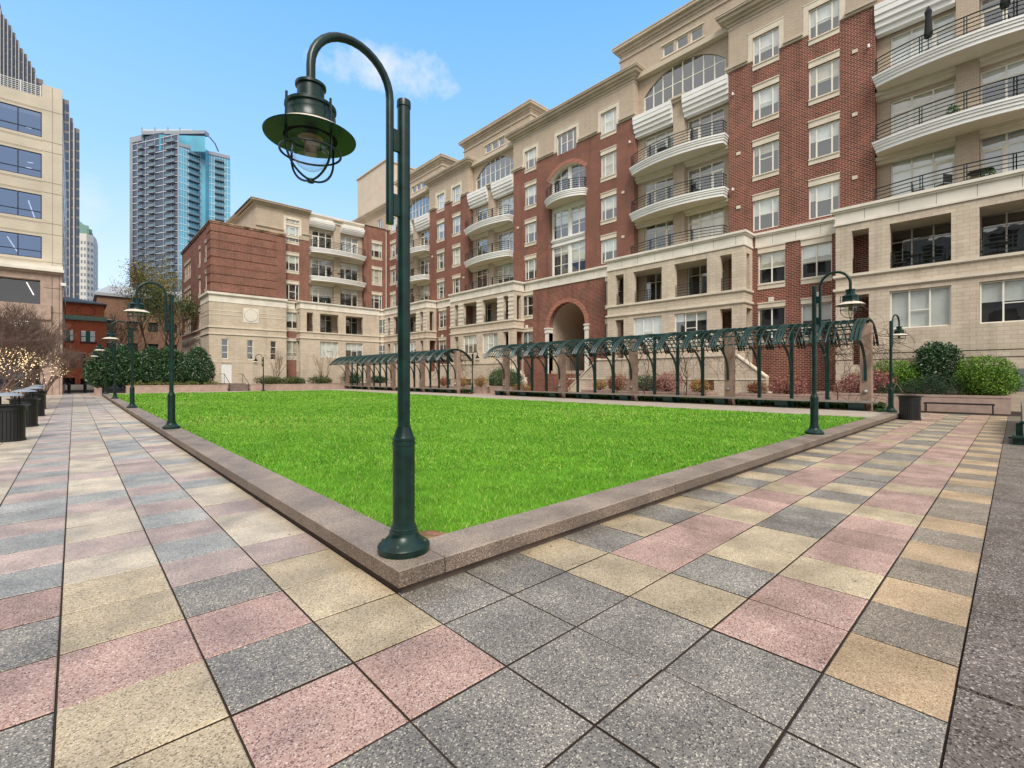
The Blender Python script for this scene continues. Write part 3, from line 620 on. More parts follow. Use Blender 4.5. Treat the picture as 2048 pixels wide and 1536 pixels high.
def pier(F, par, u0, u1, up, lo, z2=22.9, top=True, ez=(0, 0), extra=(), lvls=(0, 1, 2, 3), z0=0, wid=1.62):
    hol = [(u-wid/2, u+wid/2, LV[l][0], LV[l][0]+LV[l][1]) for u in up for l in lvls]
    lw = 1.66
    hol += [(u-lw/2, u+lw/2, z, z+2.04) for u in lo for z in (7.79, 4.14)]; hol += list(extra)
    b = MB(); wall(b, F, u0, u1, z0, z2, hol, reveal=.12, m=0, cap=1, cd=.42)
    b.build('brick_wall', [BRICK, DARKIN], par)
    for u in up:
        for l in lvls: w3(F, par, u, l, head=(l < 3))
    for u in lo:
        window(F, par, u, 7.79, lw, 2.04, C2, R2); window(F, par, u, 4.14, lw, 2.04, C2, ((None, .28),), hb=.3)
    if top:
        b = MB(); wall(b, F, u0, u1, z2, 26.1, hol, d=-.02, reveal=.14, m=0, cap=1, cd=.42)
        for e, uu in ((0, u0), (1, u1)): 
            if ez[e]: b.face([F.p(uu, -.02, z2), F.p(uu, 1.5, z2), F.p(uu, 1.5, 26.1), F.p(uu, -.02, 26.1)])
        b.build('buff_wall', [BUFF, DARKIN], par)
        for u in up: surround6(F, par, u)
    for e, uu in ((0, u0), (1, u1)):
        if ez[e]:
            b = MB(); b.face([F.p(uu, 0, 0), F.p(uu, 1.5, 0), F.p(uu, 1.5, z2), F.p(uu, 0, z2)]); b.build('brick_return', BRICK, par)
def caps(F, par, u0, u1, up, ww=1.62, ez=(1, 1), extra=()):
    cuts = sorted([(u-ww/2-.28, u+ww/2+.28) for u in up]+list(extra)); a = u0; first = True
    for c0, c1 in cuts+[(u1, u1)]:
        if c0 > a+.05: band(F, par, 'brick_cap', a, c0, CAPP, CORN, ez[0] if first else 0, ez[1] if c0 == u1 else 0)
        a = c1; first = False
def plan_arc(uc, hw, side, apex, n=18):
    P = []
    rise = apex-side; Rr = (hw*hw+rise*rise)/(2*rise); a = math.asin(hw/Rr)
    for k in range(n+1): t = -a+2*a*k/n; P.append((uc+Rr*math.sin(t), -(side+Rr*math.cos(t)-(Rr-rise))))
    return P
def off(P, uc, e):
    Q = []
    for k, p in enumerate(P):
        a = P[max(k-1, 0)]; c = P[min(k+1, len(P)-1)]; t = Vector((c[0]-a[0], c[1]-a[1])).normalized(); n = Vector((t.y, -t.x))
        if n.y > 0: n = -n
        q = (p[0]+n.x*e, p[1]+n.y*e)
        if k == 0: q = (p[0]-e, q[1])
        if k == len(P)-1: q = (p[0]+e, q[1])
        Q.append(q)
    return Q
def railing(F, par, P, back, z, h=.95, nr=5):
    b = MB(); full = [(P[0][0], back)]+P+[(P[-1][0], back)]
    for k in range(nr):
        zz = z+.14+(h-.14)*k/(nr-1); b.tube([F.p(u, d, zz) for u, d in full], .034 if k == nr-1 else .026, 5)
    L_ = len(P)
    for i in (0, int(L_*.28), int(L_*.28)+1 if 0 else int(L_*.28), L_//2, int(L_*.72), L_-1):
        for s_ in (-.05, .05) if 0 < i < L_-1 else (0,):
            u, d = P[i]; b.tube([F.p(u+s_, d, z), F.p(u+s_, d, z+h)], .03, 4)
    return b.build('railing', RAILM, par)
def balcony(F, par, uc, hw, z, side=.65, apex=1.35, th=.6, back=.6, name='balcony'):
    P = plan_arc(uc, hw, side, apex); b = MB()
    for e, a, c in ((-.10, z-th, z-th+.2), (-.05, z-th+.2, z-th+.36), (0, z-th+.36, z-.11), (.045, z-.11, z)):
        Q = off(P, uc, e); poly = [(Q[0][0], back)]+Q+[(Q[-1][0], back)]
        b.prism(poly, a, c-.001, lambda p, q, t: F.p(p, q, t))
    o = b.build(name, WHITE, par)
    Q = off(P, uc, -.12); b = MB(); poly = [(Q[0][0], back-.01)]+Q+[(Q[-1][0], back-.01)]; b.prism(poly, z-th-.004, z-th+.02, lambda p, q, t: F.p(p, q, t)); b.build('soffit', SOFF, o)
    railing(F, o, off(P, uc, -.1), 0, z); return o
def hood(F, par, ua, ub, z0, z1):
    b = MB(); n = 5; prof = [.62, .60, .52, .40, .24]
    for k in range(n):
        zt = z1-(z1-z0)*k/n; zb = z1-(z1-z0)*(k+1)/n; F.box(b, ua, ub, -prof[k]+.35, .5, zb+.02, zt); F.box(b, ua+.02, ub-.02, -prof[k]+.39, .5, zb, zb+.02)
    b.build('banded_hood', WHITE, par)
GZ = [(11.22, 2.75), (14.78, 2.55), (18.48, 2.6)]
RD = .6           # recess wall depth
def recess(F, par, uc, attic=True, doors=True, roofz=None):
    hw = 3.8; b = MB(); hol = []
    for z, h in GZ: hol += [(uc-3.2, uc-.45, z, z+h), (uc+.45, uc+3.2, z, z+h)]
    for z, h in ((7.38, 2.6), (3.2, 2.9)): hol += [(uc-3.2, uc-.45, z, z+h), (uc+.45, uc+3.2, z, z+h)]
    zt = 22.75
    wall(b, F, uc-hw, uc+hw, 0, zt, hol, d=RD, reveal=.25, m=0, cap=1, cd=RD+.9); b.build('recess_wall', [BUFF, DARKIN], par)
    for k, (z, h) in enumerate(GZ):
        for s_, pn in ((-1.825, 2 if k % 2 else 0), (1.825, 0 if k % 2 else 2)):
            window(F, par, uc+s_, z, 2.74, h, (.34, .67), ((None, .74),), d=RD+.15, head=False, sill=False, name='glazed_door', panel=pn, fw=.075, blind=rw.choice((0, .3, .6, .9)))
    for s_ in (-1.825, 1.825): window(F, par, uc+s_, 7.38, 2.74, 2.6, (.34, .67), ((None, .72),), d=RD+.15, head=False, sill=False, name='glazed_door', fw=.06, blind=0)
    b = MB(); F.box(b, uc-.43, uc+.43, .15, RD-.001, 11.2, zt-.2); F.box(b, uc-.55, uc+.55, -.05, RD-.002, zt-.22, zt-.02, 1); F.box(b, uc-.66, uc+.66, -.2, RD-.003, zt-.02, zt+.14, 1); b.build('brick_column', [BUFF, CORN], par)
    for z in (18.48, 14.78):
        balcony(F, par, uc, hw-.03, z, back=RD-.01)
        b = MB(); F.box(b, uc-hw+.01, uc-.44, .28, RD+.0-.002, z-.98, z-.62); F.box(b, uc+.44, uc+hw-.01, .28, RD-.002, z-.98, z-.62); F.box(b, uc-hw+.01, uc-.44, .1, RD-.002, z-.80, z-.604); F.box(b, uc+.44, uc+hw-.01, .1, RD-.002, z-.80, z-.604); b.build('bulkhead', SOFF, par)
    P = plan_arc(uc, hw-.1, .55, 1.2); railing(F, par, P, 0, 11.2)
    zb, zh = (21.15, 22.72) if attic else (21.4, 22.3)
    hood(F, par, uc-hw+.02, uc-.45, zb, zh); hood(F, par, uc+.45, uc+hw-.02, zb, zh)
    if attic:
        b = MB(); D = .7
        wall(b, F, uc-5.6, uc+5.6, zt, 29.1, [(uc-3.3, uc+3.3, 22.8, 25.95)]+[(uc+o_-.47, uc+o_+.47, 26.95, 27.85) for o_ in (-1.15, 0, 1.15)], d=D, reveal=.2, m=0, cap=1, cd=D+.6)
        arch_fill(b, F, uc, 3.3, 24.5, 25.95, d=D, reveal=.2, m=0)
        for s_ in (-1, 1): b.face([F.p(uc+s_*5.6, D, zt), F.p(uc+s_*5.6, D+9, zt), F.p(uc+s_*5.6, D+9, 29.1), F.p(uc+s_*5.6, D, 29.1)])
        b.face([F.p(uc-5.6, D, 29.1), F.p(uc+5.6, D, 29.1), F.p(uc+5.6, D+9, 29.1), F.p(uc-5.6, D+9, 29.1)]); b.face([F.p(uc-5.6, D+9, zt), F.p(uc+5.6, D+9, zt), F.p(uc+5.6, D+9, 29.1), F.p(uc-5.6, D+9, 29.1)])
        b.build('attic_wall', [BUFF, DARKIN], par)
        F2 = Fr(F.ax, F.P+D)
        window(F2, par, uc, 22.8, 6.6, 1.7, (.125, .25, .375, .5, .625, .75, .875), ((None, .28), (None, .98)), d=.08, head=False, sill=False, arch=1.45, blind=0, fw=.07)
        for o_ in (-1.15, 0, 1.15): window(F2, par, uc+o_, 26.95, .94, .9, (), (), d=.08, head=False, sill=False, blind=0)
        b = MB(); F2.box(b, uc-1.75, uc+1.75, -.08, .02, 27.87, 27.95); F2.box(b, uc-1.75, uc+1.75, -.08, .02, 26.83, 26.93); b.build('attic_sill', TRIM, par)
        b = MB()
        for o_, z0, z1 in ((.10, 28.5, 28.6), (.06, 28.95, 29.15), (.22, 29.15, 29.4), (.48, 29.4, 29.6), (.52, 29.6, 29.72)):
            F2.box(b, uc-5.6-o_, uc+5.6+o_, -o_, 9+o_, z0, z1-.0015) if z0 > 29 else (F2.box(b, uc-5.6-o_, uc+5.6+o_, -o_, .02, z0, z1), F2.box(b, uc-5.6-o_, uc-5.6, .02, 9, z0, z1), F2.box(b, uc+5.6, uc+5.6+o_, .02, 9, z0, z1))
        b.build('attic_cornice', PANEL if 0 else CORN, par)
def podium(F, par, uc, quoin=False, w=5.37, pr=1.46, ends=(1, 1)):
    big = [(-2.92, -.5), (.5, 2.92)]; nar = [(-4.6, -3.82), (3.82, 4.6)]; nar2 = nar if F.ax == 'x' else []
    if F.ax == 'y': nar = nar[:1]
    b = MB(); hol = [(uc+a, uc+c, 7.4, 9.83) for a, c in big+nar]+[(uc+a, uc+c, 2.3, 6.2) for a, c in nar2]+[(uc+a, uc+c, 4.19, 6.2) for a, c in big]
    wall(b, F, uc-w, uc+w, 0, 10.3, hol, d=-pr, reveal=.4, m=0)
    for a, c in big: b.face([F.p(uc+a, -pr+.42, 4.1), F.p(uc+c, -pr+.42, 4.1), F.p(uc+c, -pr+.42, 6.24), F.p(uc+a, -pr+.42, 6.24)], 1)
    G = Fr('y' if F.ax == 'x' else 'x', 0)
    for s_ in (-1, 1):
        uu = uc+s_*w; e_ = ends[(s_+1)//2]
        # side wall, with its own narrow openings (u runs along d here)
        hs = [(-1.0, -.42, 7.4, 9.83), (-1.0, -.02, 2.3, 6.2)] if e_ else []
        class Sd:
            def p(self, q, dd, z): return F.p(uu-s_*dd, q, z)
        wall(b, Sd(), -pr, 0, 0, 10.3, hs, d=0, reveal=.35, m=0)
    F.box(b, uc-w+.05, uc+w-.05, -pr+.05, RD, 6.22, 7.38, 0); F.box(b, uc-w+.05, uc+w-.05, -pr+.05, RD, 9.86, 11.195, 2); F.box(b, uc-w+.05, uc+w-.05, -pr+.05, RD, 2.0, 2.28, 0)
    b.build('podium_wall', [BLOCK, DARKIN, SOFF], par)
    FB = Fr(F.ax, F.P-pr)
    b = MB()
    for o_, z0, z1 in [(x_+.0, a_, c_) for x_, a_, c_ in BELT]:
        FB.box(b, uc-w-o_, uc+w+o_, -o_, .0, z0, z1-.0015); FB.box(b, uc-w-o_, uc-w, 0, pr, z0, z1-.0015); FB.box(b, uc+w, uc+w+o_, 0, pr, z0, z1-.0015)
    u = uc-w+.5
    while u < uc+w: FB.box(b, u-.007, u+.007, -.033, 0, 10.38, 10.94, 1); u += 1.48
    for s_ in (-1, 1): q = uc+s_*(w+.03); FB.box(b, q-.003, q+.003, .72, .735, 10.38, 10.94, 1)
    b.build('belt_course', [TRIML, JOINT], par)
    for z0, z1 in ((7.27, 7.41), (6.5, 6.64)):
        b = MB(); o_ = .11
        for o2, a, c in ((.05, z0-.05, z0), (.11, z0, z1)): FB.box(b, uc-w-o2, uc+w+o2, -o2, 0, a, c-.001); FB.box(b, uc-w-o2, uc-w, 0, pr, a, c-.001); FB.box(b, uc+w, uc+w+o2, 0, pr, a, c-.001)
        b.build('string_course', TRIM, par)
    for a, c in big:
        window(F, par, uc+(a+c)/2, 4.19, 2.40, 2.0, (.33, .67), ((1, .46),), d=-pr+.12, head=False, sill=False, fw=.06)
        b = MB()
        for k in range(5): zz = 7.5+.8*k/4; b.tube([F.p(uc+a, -pr+.2, zz), F.p(uc+c, -pr+.2, zz)], .02, 4)
        for q in (a+.03, (a+c)/2-.1, (a+c)/2+.1, c-.03): b.tube([F.p(uc+q, -pr+.2, 7.41), F.p(uc+q, -pr+.2, 8.3)], .02, 4)
        b.build('railing', RAILM, par)
    for a, c in nar:
        b = MB()
        for k in range(5): zz = 7.5+.8*k/4; b.tube([F.p(uc+a, -pr+.2, zz), F.p(uc+c, -pr+.2, zz)], .02, 4)
        for q in (a+.03, c-.03): b.tube([F.p(uc+q, -pr+.2, 7.41), F.p(uc+q, -pr+.2, 8.3)], .02, 4)
        b.build('railing', RAILM, par)
    if quoin:
        for a, c in ((-w, -4.6), (-3.82, -2.92), (-.5, .5), (2.92, 3.82), (4.6, w)):
            b = MB(); z = 7.5
            while z < 9.8: FB.box(b, uc+a-.02, uc+c+.02, -.03, .0, z, z+.22); z += .44
            b.build('quoin', TRIML, par)
# ================================================================ APARTMENT BUILDING
bld = thing('apartment_building', (33.5, 28.5, 0), 'long red brick and beige apartment block with curved white balconies around the lawn', 'apartment building')
A = Fr('x', 33.5); UC = 28.5
for uc, q in ((1.7, 0), (17.5, 0), (39.5, 1), (55.3, 1)):
    recess(A, bld, uc, attic=True); podium(A, bld, uc, q)
pier(A, bld, 5.5, 13.7, (8.0, 11.3), (8.4, 10.95), ez=(1, 1)); caps(A, bld, 5.5, 13.7, (8.0, 11.3))
pier(A, bld, 43.3, 51.5, (45.7, 49.0), (46.05, 48.6), ez=(1, 1)); caps(A, bld, 43.3, 51.5, (45.7, 49.0))
band(A, bld, 'belt_course', 7.07+.2, 12.13-.2, BELT, TRIML, jn=1); band(A, bld, 'belt_course', 44.87+.2, 49.93-.2, BELT, TRIML, jn=1)
for u0, u1 in ((5.5, 13.7), (21.3, 35.7), (43.3, 51.5)): band(A, bld, 'cornice', u0, u1, CORP, CORN, 1, 1, back=2.5)
band(A, bld, 'cornice', 59.1, 76, CORP, CORN, 1, 0, back=2.5)
# centre pavilion
c_ups = (23.8, 33.2)
bay = [(UC-2.18, UC+2.18, 11.25, 14.1), (UC-2.18, UC+2.18, 14.75, 17.55), (UC-2.18, UC+2.18, 17.55, 21.4)]
w6 = (UC-1.2, UC+1.2, 22.58, 24.44)
hol = [(u-.81, u+.81, LV[l][0], LV[l][0]+LV[l][1]) for u in c_ups for l in range(4)]+[(u-.83, u+.83, z, z+2.04) for u in (23.3, 33.7) for z in (7.79, 4.14)]
arc = (UC-2.2, UC+2.2, 0, 8.55)
b = MB(); wall(b, A, 21.3, 35.7, 0, 22.9, hol+[w6], reveal=.12, m=0, cap=1, cd=.42) if 0 else None
b = MB(); wall(b, A, 21.3, UC-2.2, 0, 22.9, hol, reveal=.12, m=0, cap=1, cd=.42); wall(b, A, UC+2.2, 35.7, 0, 22.9, hol, reveal=.12, m=0, cap=1, cd=.42)
wall(b, A, UC-2.2, UC+2.2, 8.55, 11.2, [], m=0); wall(b, A, UC-2.2, UC+2.2, 21.4, 22.9, [w6], m=0, reveal=.12, cap=1, cd=.42)
arch_fill(b, A, UC, 2.2, 6.35, 8.55, reveal=.55, m=0, n=28, band=.42, mband=2)
arch_fill(b, A, UC, 2.2, 20.35, 21.4, reveal=.75, m=0, mr=3, band=.36, mband=2)
for s_ in (-1, 1):
    q = UC+s_*2.2; b.face([A.p(q, 0, 11.2), A.p(q, .75, 11.2), A.p(q, .75, 20.4), A.p(q, 0, 20.4)], 0); b.face([A.p(q, 0, 0), A.p(q, .55, 0), A.p(q, .55, 6.35), A.p(q, 0, 6.35)], 0)
for q in (21.3, 35.7): b.face([A.p(q, 0, 0), A.p(q, 1.5, 0), A.p(q, 1.5, 22.9), A.p(q, 0, 22.9)], 0)
b.build('brick_wall', [BRICK, DARKIN, masonry('arch_brick', (.36, .10, .06), (.27, .06, .04), (.52, .38, .3), .084, .3, .012), SOFF], bld)
for u in c_ups:
    for l in range(4): w3(A, bld, u, l, head=(l < 3))
    surround6(A, bld, u)
for u in (23.3, 33.7): window(A, bld, u, 7.79, 1.66, 2.04, C2, R2); window(A, bld, u, 4.14, 1.66, 2.04, C2, ((None, .28),), hb=.3)
b = MB(); wall(b, A, 21.3, 35.7, 22.9, 26.1, hol+[w6], d=-.02, reveal=.14, m=0, cap=1, cd=.42)
for q in (21.3, 35.7): b.face([A.p(q, -.02, 22.9), A.p(q, 1.5, 22.9), A.p(q, 1.5, 26.1), A.p(q, -.02, 26.1)])
b.build('buff_wall', [BUFF, DARKIN], bld)
window(A, bld, UC, 22.58, 2.4, 1.86, (.2, .5, .8), ((1, .5), (2, .5)), head=False, sill=False); surround6(A, bld, UC, 2.4)
caps(A, bld, 21.3, 35.7, c_ups, extra=[(UC-1.48, UC+1.48)])
b = MB(); A.box(b, UC-2.19, UC+2.19, .45, .8, 11.2, 21.4)   # white bay infill
BF = Fr('x', 33.5)
b = MB(); ho = [(UC+s_*1.1-.95, UC+s_*1.1+.95, z, z+h) for s_ in (-1, 1) for z, h in ((11.3, 2.75), (14.85, 2.6), (18.5, 2.9))]
wall(b, A, UC-2.19, UC+2.19, 11.2, 21.4, ho, d=.45, reveal=.12, m=0, cap=1, cd=1.0); b.build('bay_wall', [WHITE, DARKIN], bld)
for s_ in (-1, 1):
    for z, h in ((11.3, 2.75), (14.85, 2.6)): window(A, bld, UC+s_*1.1, z, 1.88, h, (.5,), ((None, .36), (None, .8)), d=.5, head=False, sill=False)
    window(A, bld, UC+s_*1.1, 18.5, 1.88, 2.85, (.5,), ((None, .72),), d=.5, head=False, sill=False, name='glazed_door', blind=0)
b = MB(); 
for o_, z0, z1 in ((.08, 14.1, 14.25), (.0, 14.25, 14.5), (.1, 14.5, 14.62), (.16, 14.62, 14.78)): A.box(b, UC-2.17, UC+2.17, .4-o_, .449, z0, z1-.001)
b.build('bay_spandrel', WHITE, bld)
balcony(A, bld, UC, 2.42, 18.45, side=.35, apex=1.25, back=.44)
band(A, bld, 'belt_course', 22.87+.2, 34.13-.2, BELT, TRIML, jn=1)
# arch: pilasters, vaulted passage
for s_ in (-1, 1):
    b = MB(); q0, q1 = sorted((UC+s_*2.2, UC+s_*2.62)); A.box(b, q0, q1, -.1, .55, 0, 5.85); A.box(b, min(q0, q1)-.05, q1+.05, -.16, .56, 5.85, 6.0); A.box(b, q0-.02, q1+.02, -.12, .55, 6.0, 6.22); A.box(b, q0-.07, q1+.07, -.18, .56, 6.22, 6.36)
    b.build('arch_pilaster', TRIML, bld)
b = MB(); n = 18
VAULT = mat('vault_plaster', (.50, .40, .31), .85, var=.08)
for k in range(n):
    t0, t1 = math.pi*k/n, math.pi*(k+1)/n; p = [(UC-2.35*math.cos(t), 6.2+2.35*math.sin(t)) for t in (t0, t1)]
    b.face([A.p(p[0][0], .55, p[0][1]), A.p(p[1][0], .55, p[1][1]), A.p(p[1][0], 9, p[1][1]), A.p(p[0][0], 9, p[0][1])])
for s_ in (-1, 1): q = UC+s_*2.35; b.face([A.p(q, .55, 0), A.p(q, 9, 0), A.p(q, 9, 6.2), A.p(q, .55, 6.2)], 0); A.box(b, q-.06, q+.06, .55, 9, 5.0, 5.2)
A.box(b, UC-2.35, UC+2.35, 9, 9.3, 0, 8.6, 0); A.box(b, UC-1.6, UC+1.6, 8.9, 8.99, 2.3, 5.2, 1); A.box(b, UC-2.35, UC+2.35, .3, 9, 1.9, 2.2, 0)
b.build('vaulted_passage', [VAULT, DARKIN], bld)
# keystones over the first-floor windows
b = MB()
for u in (10.95, 23.3, 33.7, 48.6, 8.4): A.box(b, u-.16, u+.16, -.07, .02, 6.56, 6.86)
b.build('keystone', TRIML, bld)
# corner piece beyond the last bay
pier(A, bld, 59.1, 62.8, (61.0,), (), ez=(1, 0), top=True, z2=22.9); caps(A, bld, 59.1, 62.8, (61.0,), ez=(1, 0))
b = MB(); wall(b, A, 62.8, 76, 0, 26.1, [(64.2, 65.6, 23.6, 25.2)], reveal=.12, m=0, cap=1, cd=.42); b.build('buff_wall', [BUFF, DARKIN], bld)
window(A, bld, 64.9, 23.6, 1.4, 1.6, (.5,), (), head=False)
# core mass so that light does not leak, and flat roofs
b = MB(); b.box(35.6, 37.0, -6, 21, 0, 26); b.box(35.6, 37, 36, 76, 0, 26); b.box(43.0, 43.4, 21, 36, 0, 26); b.box(35.6, 43.0, 20.6, 21, 0, 26); b.box(35.6, 43, 36, 36.4, 0, 26); b.box(33.7, 48, -6, 76, 26.02, 26.4); b.box(37, 37.4, 21.0, 36, 9.4, 26); b.box(48, 48.3, -6, 76, 0, 26.4); b.box(33.5, 48, 76, 76.3, 0, 26.4)
b.box(33.55, 48, -6.3, -6, 0, 26.4)
b.build('rear_mass', EIFS, bld)
b = MB(); b.box(36.5, 42, 68.5, 79, 26.5, 36.2); b.box(36.3, 42.2, 68.3, 79.2, 36.2, 36.4); b.build('lift_penthouse', EIFS, bld)

# ---- wing across the far end
Wg = Fr('y', 62.8)
recess(Wg, bld, 26.2, attic=False); podium(Wg, bld, 26.2)
# red part with one window column left of the recess
pier(Wg, bld, 19.4, 22.4, (20.35,), (20.35,), z2=20.4, top=False, lvls=(0, 1, 2), ez=(0, 1))
b = MB(); hw_ = (19.63, 21.07, 19.95, 22.1)
wall(b, Fr('y', 62.78), 16.1, 22.4, 20.0, 23.0, [], reveal=0) if 0 else None
# penthouse with overhanging eaves
PF = Fr('y', 62.75)
b = MB(); wall(b, PF, 16.1, 22.4, 19.3, 22.75, [(19.55, 21.15, 19.6, 21.6)], reveal=.12, m=0, cap=1, cd=.45)
b.face([(16.1, 62.75, 19.3), (16.1, 81, 19.3), (16.1, 81, 22.75), (16.1, 62.75, 22.75)]); b.build('penthouse_wall', [BUFF, DARKIN], bld)
window(PF, bld, 20.35, 19.62, 1.6, 1.96, C3, R3, head=False)
b = MB(); PF.box(b, 19.27, 19.549, -.035, .05, 19.75, 21.95); PF.box(b, 21.151, 21.43, -.035, .05, 19.75, 21.95); PF.box(b, 19.55, 21.15, -.034, .05, 21.602, 21.95); b.build('window_surround', TRIM, bld)
b = MB()
for o_, z0, z1 in ((.06, 22.3, 22.38), (.1, 22.6, 22.75), (.3, 22.75, 22.92), (.6, 22.92, 23.08), (.68, 23.08, 23.16)):
    b.box(16.1-o_, 22.4+min(o_, .1), 62.75-o_, 62.77 if z0 < 22.7 else 70, z0, z1-.0015); b.box(16.1-o_, 16.12 if z0 < 22.7 else 20, 62.77, 81, z0+.001, z1-.0025)
b.build('penthouse_cornice', CORN, bld)
b = MB(); b.box(16.4, 21.8, 62.72, 62.749, 19.3, 19.6); b.build('brick_cap', CORN, bld) if 0 else None
band(PF, bld, 'brick_cap', 16.1, 19.27, [(.08, 19.95, 20.05), (.16, 20.05, 20.2)], CORN); band(PF, bld, 'brick_cap', 21.43, 22.4, [(.08, 19.95, 20.05), (.16, 20.05, 20.2)], CORN, 0, 1)
# frieze above the recess
b = MB(); 
for o_, z0, z1 in ((.0, 22.31, 22.4), (-.06, 22.4, 22.75), (.05, 22.75, 22.9), (.14, 22.9, 23.12)): Wg.box(b, 22.41, 30.0, -o_, 3, z0, z1-.001)
b.build('recess_frieze', TRIML, bld)
pier(Wg, bld, 30.0, 33.5, (31.95,), (), z2=23.05, top=False, lvls=(0, 1, 2), ez=(1, 0))
band(Wg, bld, 'parapet_cap', 30.0, 33.49, [(.06, 23.05, 23.2)], mat('rusty_coping', (.10, .055, .045), .8, var=.5, vscale=6), 1, 0, back=.3)
# end block
E_ = Fr('y', 62.3); ex0 = 11.35; ex1 = 19.4
b = MB(); wall(b, E_, ex0, ex1, 11.0, 19.15, []); b.face([E_.p(ex1, 0, 0), E_.p(ex1, .5, 0), E_.p(ex1, .5, 19.2), E_.p(ex1, 0, 19.2)])
LS = Fr('x', ex0)
lw_ = [(u-.5, u+.5, z, z+1.9) for u in (65.0, 68.8) for z in (7.8, 11.9, 15.5)]+[(75.5+k*1.25-.5, 75.5+k*1.25+.5, z, z+1.9) for k in range(4) for z in (7.8, 11.6, 15.2)]
wall(b, LS, 62.3, 81.7, 7.0, 19.15, lw_, reveal=.12, m=0, cap=1, cd=.4)
b.build('brick_wall', [BRICK, DARKIN], bld)
for u, u2, z, z2 in lw_: window(LS, bld, (u+u2)/2, z, 1.0, 1.9, (), ((None, .5),), hb=.25)
b = MB()
for k in range(8):
    z = 11.5+k*.97; E_.box(b, ex0-.05, ex0+7.0, -.055, -.001, z, z+.78); b.box(ex0-.055, ex0-.001, 62.3, 66-1.6, z, z+.78)
b.build('rusticated_band', BRICK, bld)
b = MB(); E_.box(b, ex0-.12, ex1+.02, -.12, .3, 19.15, 19.32); E_.box(b, ex0-.2, ex1+.02, -.2, .3, 19.32, 19.42); LS.box(b, 62.5, 81.8, -.12, .3, 19.15, 19.32); LS.box(b, 62.5, 81.8, -.2, .3, 19.32, 19.42); b.build('parapet_cap', mat('weathered_coping', (.30, .19, .13), .85, var=.75, vscale=1.6), bld)
E2 = Fr('y', 62.1); b = MB(); sm = [(12.36, 13.06, 3.7, 6.02), (14.99, 15.68, 3.7, 6.02), (17.56, 18.25, 3.7, 6.02)]
wall(b, E2, ex0-.2, ex1, 0, 10.2, sm+[(12.31, 13.4, .92, 3.16)], reveal=.15, m=0, cap=1, cd=.4); b.face([E2.p(ex1, 0, 0), E2.p(ex1, .7, 0), E2.p(ex1, .7, 10.2), E2.p(ex1, 0, 10.2)])
LB = Fr('x', ex0-.2); wall(b, LB, 62.1, 67, 0, 10.2, []); b.face([(ex0-.2, 67, 0), (ex0, 67, 0), (ex0, 67, 10.2), (ex0-.2, 67, 10.2)]); wall(b, LS, 67, 81.7, 0, 7.0, [(u-.5, u+.5, 4.1, 5.9) for u in (68.8, 72, 75.5, 76.75, 78, 79.25)], reveal=.12, cap=1, cd=.3)
b.build('block_wall', [BLOCK, DARKIN], bld)
for a, c, z, z2 in sm: window(E2, bld, (a+c)/2, z, .7, 2.32, (), ((None, .33), (None, .67)), head=False, sill=False, blind=0)
b = MB(); E2.box(b, 12.31, 13.4, .08, .12, .92, 3.16); E2.box(b, 12.45, 13.26, .07, .08, 1.05, 2.98); b.build('service_door', WHITE, bld)
for prof in ([(.05, 10.2, 10.3), (.02, 10.3, 10.95), (.12, 10.95, 11.05), (.22, 11.05, 11.3)], [(.1, 7.27, 7.4)], [(.1, 6.5, 6.63)], [(.03, 3.3, 3.36)], [(.03, 9.2, 9.27)], [(.03, 8.75, 8.82)]):
    b = MB()
    for o_, z0, z1 in prof: b.box(ex0-.2-o_, ex1+o_*.3, 62.1-o_, 62.13, z0, z1-.001); b.box(ex0-.2-o_, ex0-.2+.02, 62.13, 67 if z0 > 7.5 or z0 < 6 else 81.7, z0+.0005, z1-.0015)
    b.build('belt_course', TRIML if len(prof) > 1 else TRIM, bld)
b = MB(); E2.box(b, 14.6, 16.25, -.045, .0, 8.05, 9.75); b.prism([(15.42+.68*math.cos(t), 8.9+.68*math.sin(t)) for t in [k*math.pi/16 for k in range(32)]], -.075, -.046, lambda p, q, t: E2.p(p, t, q)); b.prism([(15.42+.74*math.cos(t), 8.9+.74*math.sin(t)) for t in [k*math.pi/16 for k in range(32)]], -.052, -.046, lambda p, q, t: E2.p(p, t, q), 1); b.build('medallion', [TRIML, CORN], bld)
band(Wg, bld, 'belt_course', ex1+.06, 20.83-.2, BELT, TRIML, jn=1)
b = MB(); b.box(11.6, 33.3, 66.0, 81.6, 0, 19.2); b.box(16.2, 33.4, 65.6, 81, 19.2, 22.9); b.box(11.45, 19.4, 62.5, 66.2, 19.0, 19.18); b.box(22.42, 33.4, 64.6, 66, 0, 22.6); b.build('rear_mass', EIFS, bld)
# canted bay in the inner corner
b = MB(); p0, p1 = Vector((31.57, 61.6)), Vector((32.3, 60.67)); 
b.prism([(31.57, 62.79), (31.57, 61.75), (32.45, 60.67), (33.49, 60.67), (33.49, 62.79)], 0, 10.3, lambda p, q, t: (p, q, t)); b.build('corner_bay', BLOCK, bld)
b = MB()
for e, z0, z1 in ((.05, 10.3, 10.42), (.03, 10.42, 10.95), (.16, 10.95, 11.2), (.08, 7.27, 7.41), (.08, 6.5, 6.64)): b.prism([(31.57-e, 62.79), (31.57-e, 61.75-e), (32.45-e, 60.67-e), (33.49, 60.67-e), (33.49, 62.79)], z0, z1-.001, lambda p, q, t: (p, q, t))
b.build('belt_course', TRIML, bld)
dn = Vector((-(60.67-61.75), -(32.45-31.57)*1.0)); 
tdir = Vector((.88, -1.08)).normalized(); ndir = Vector((-1.08, -.88)).normalized()
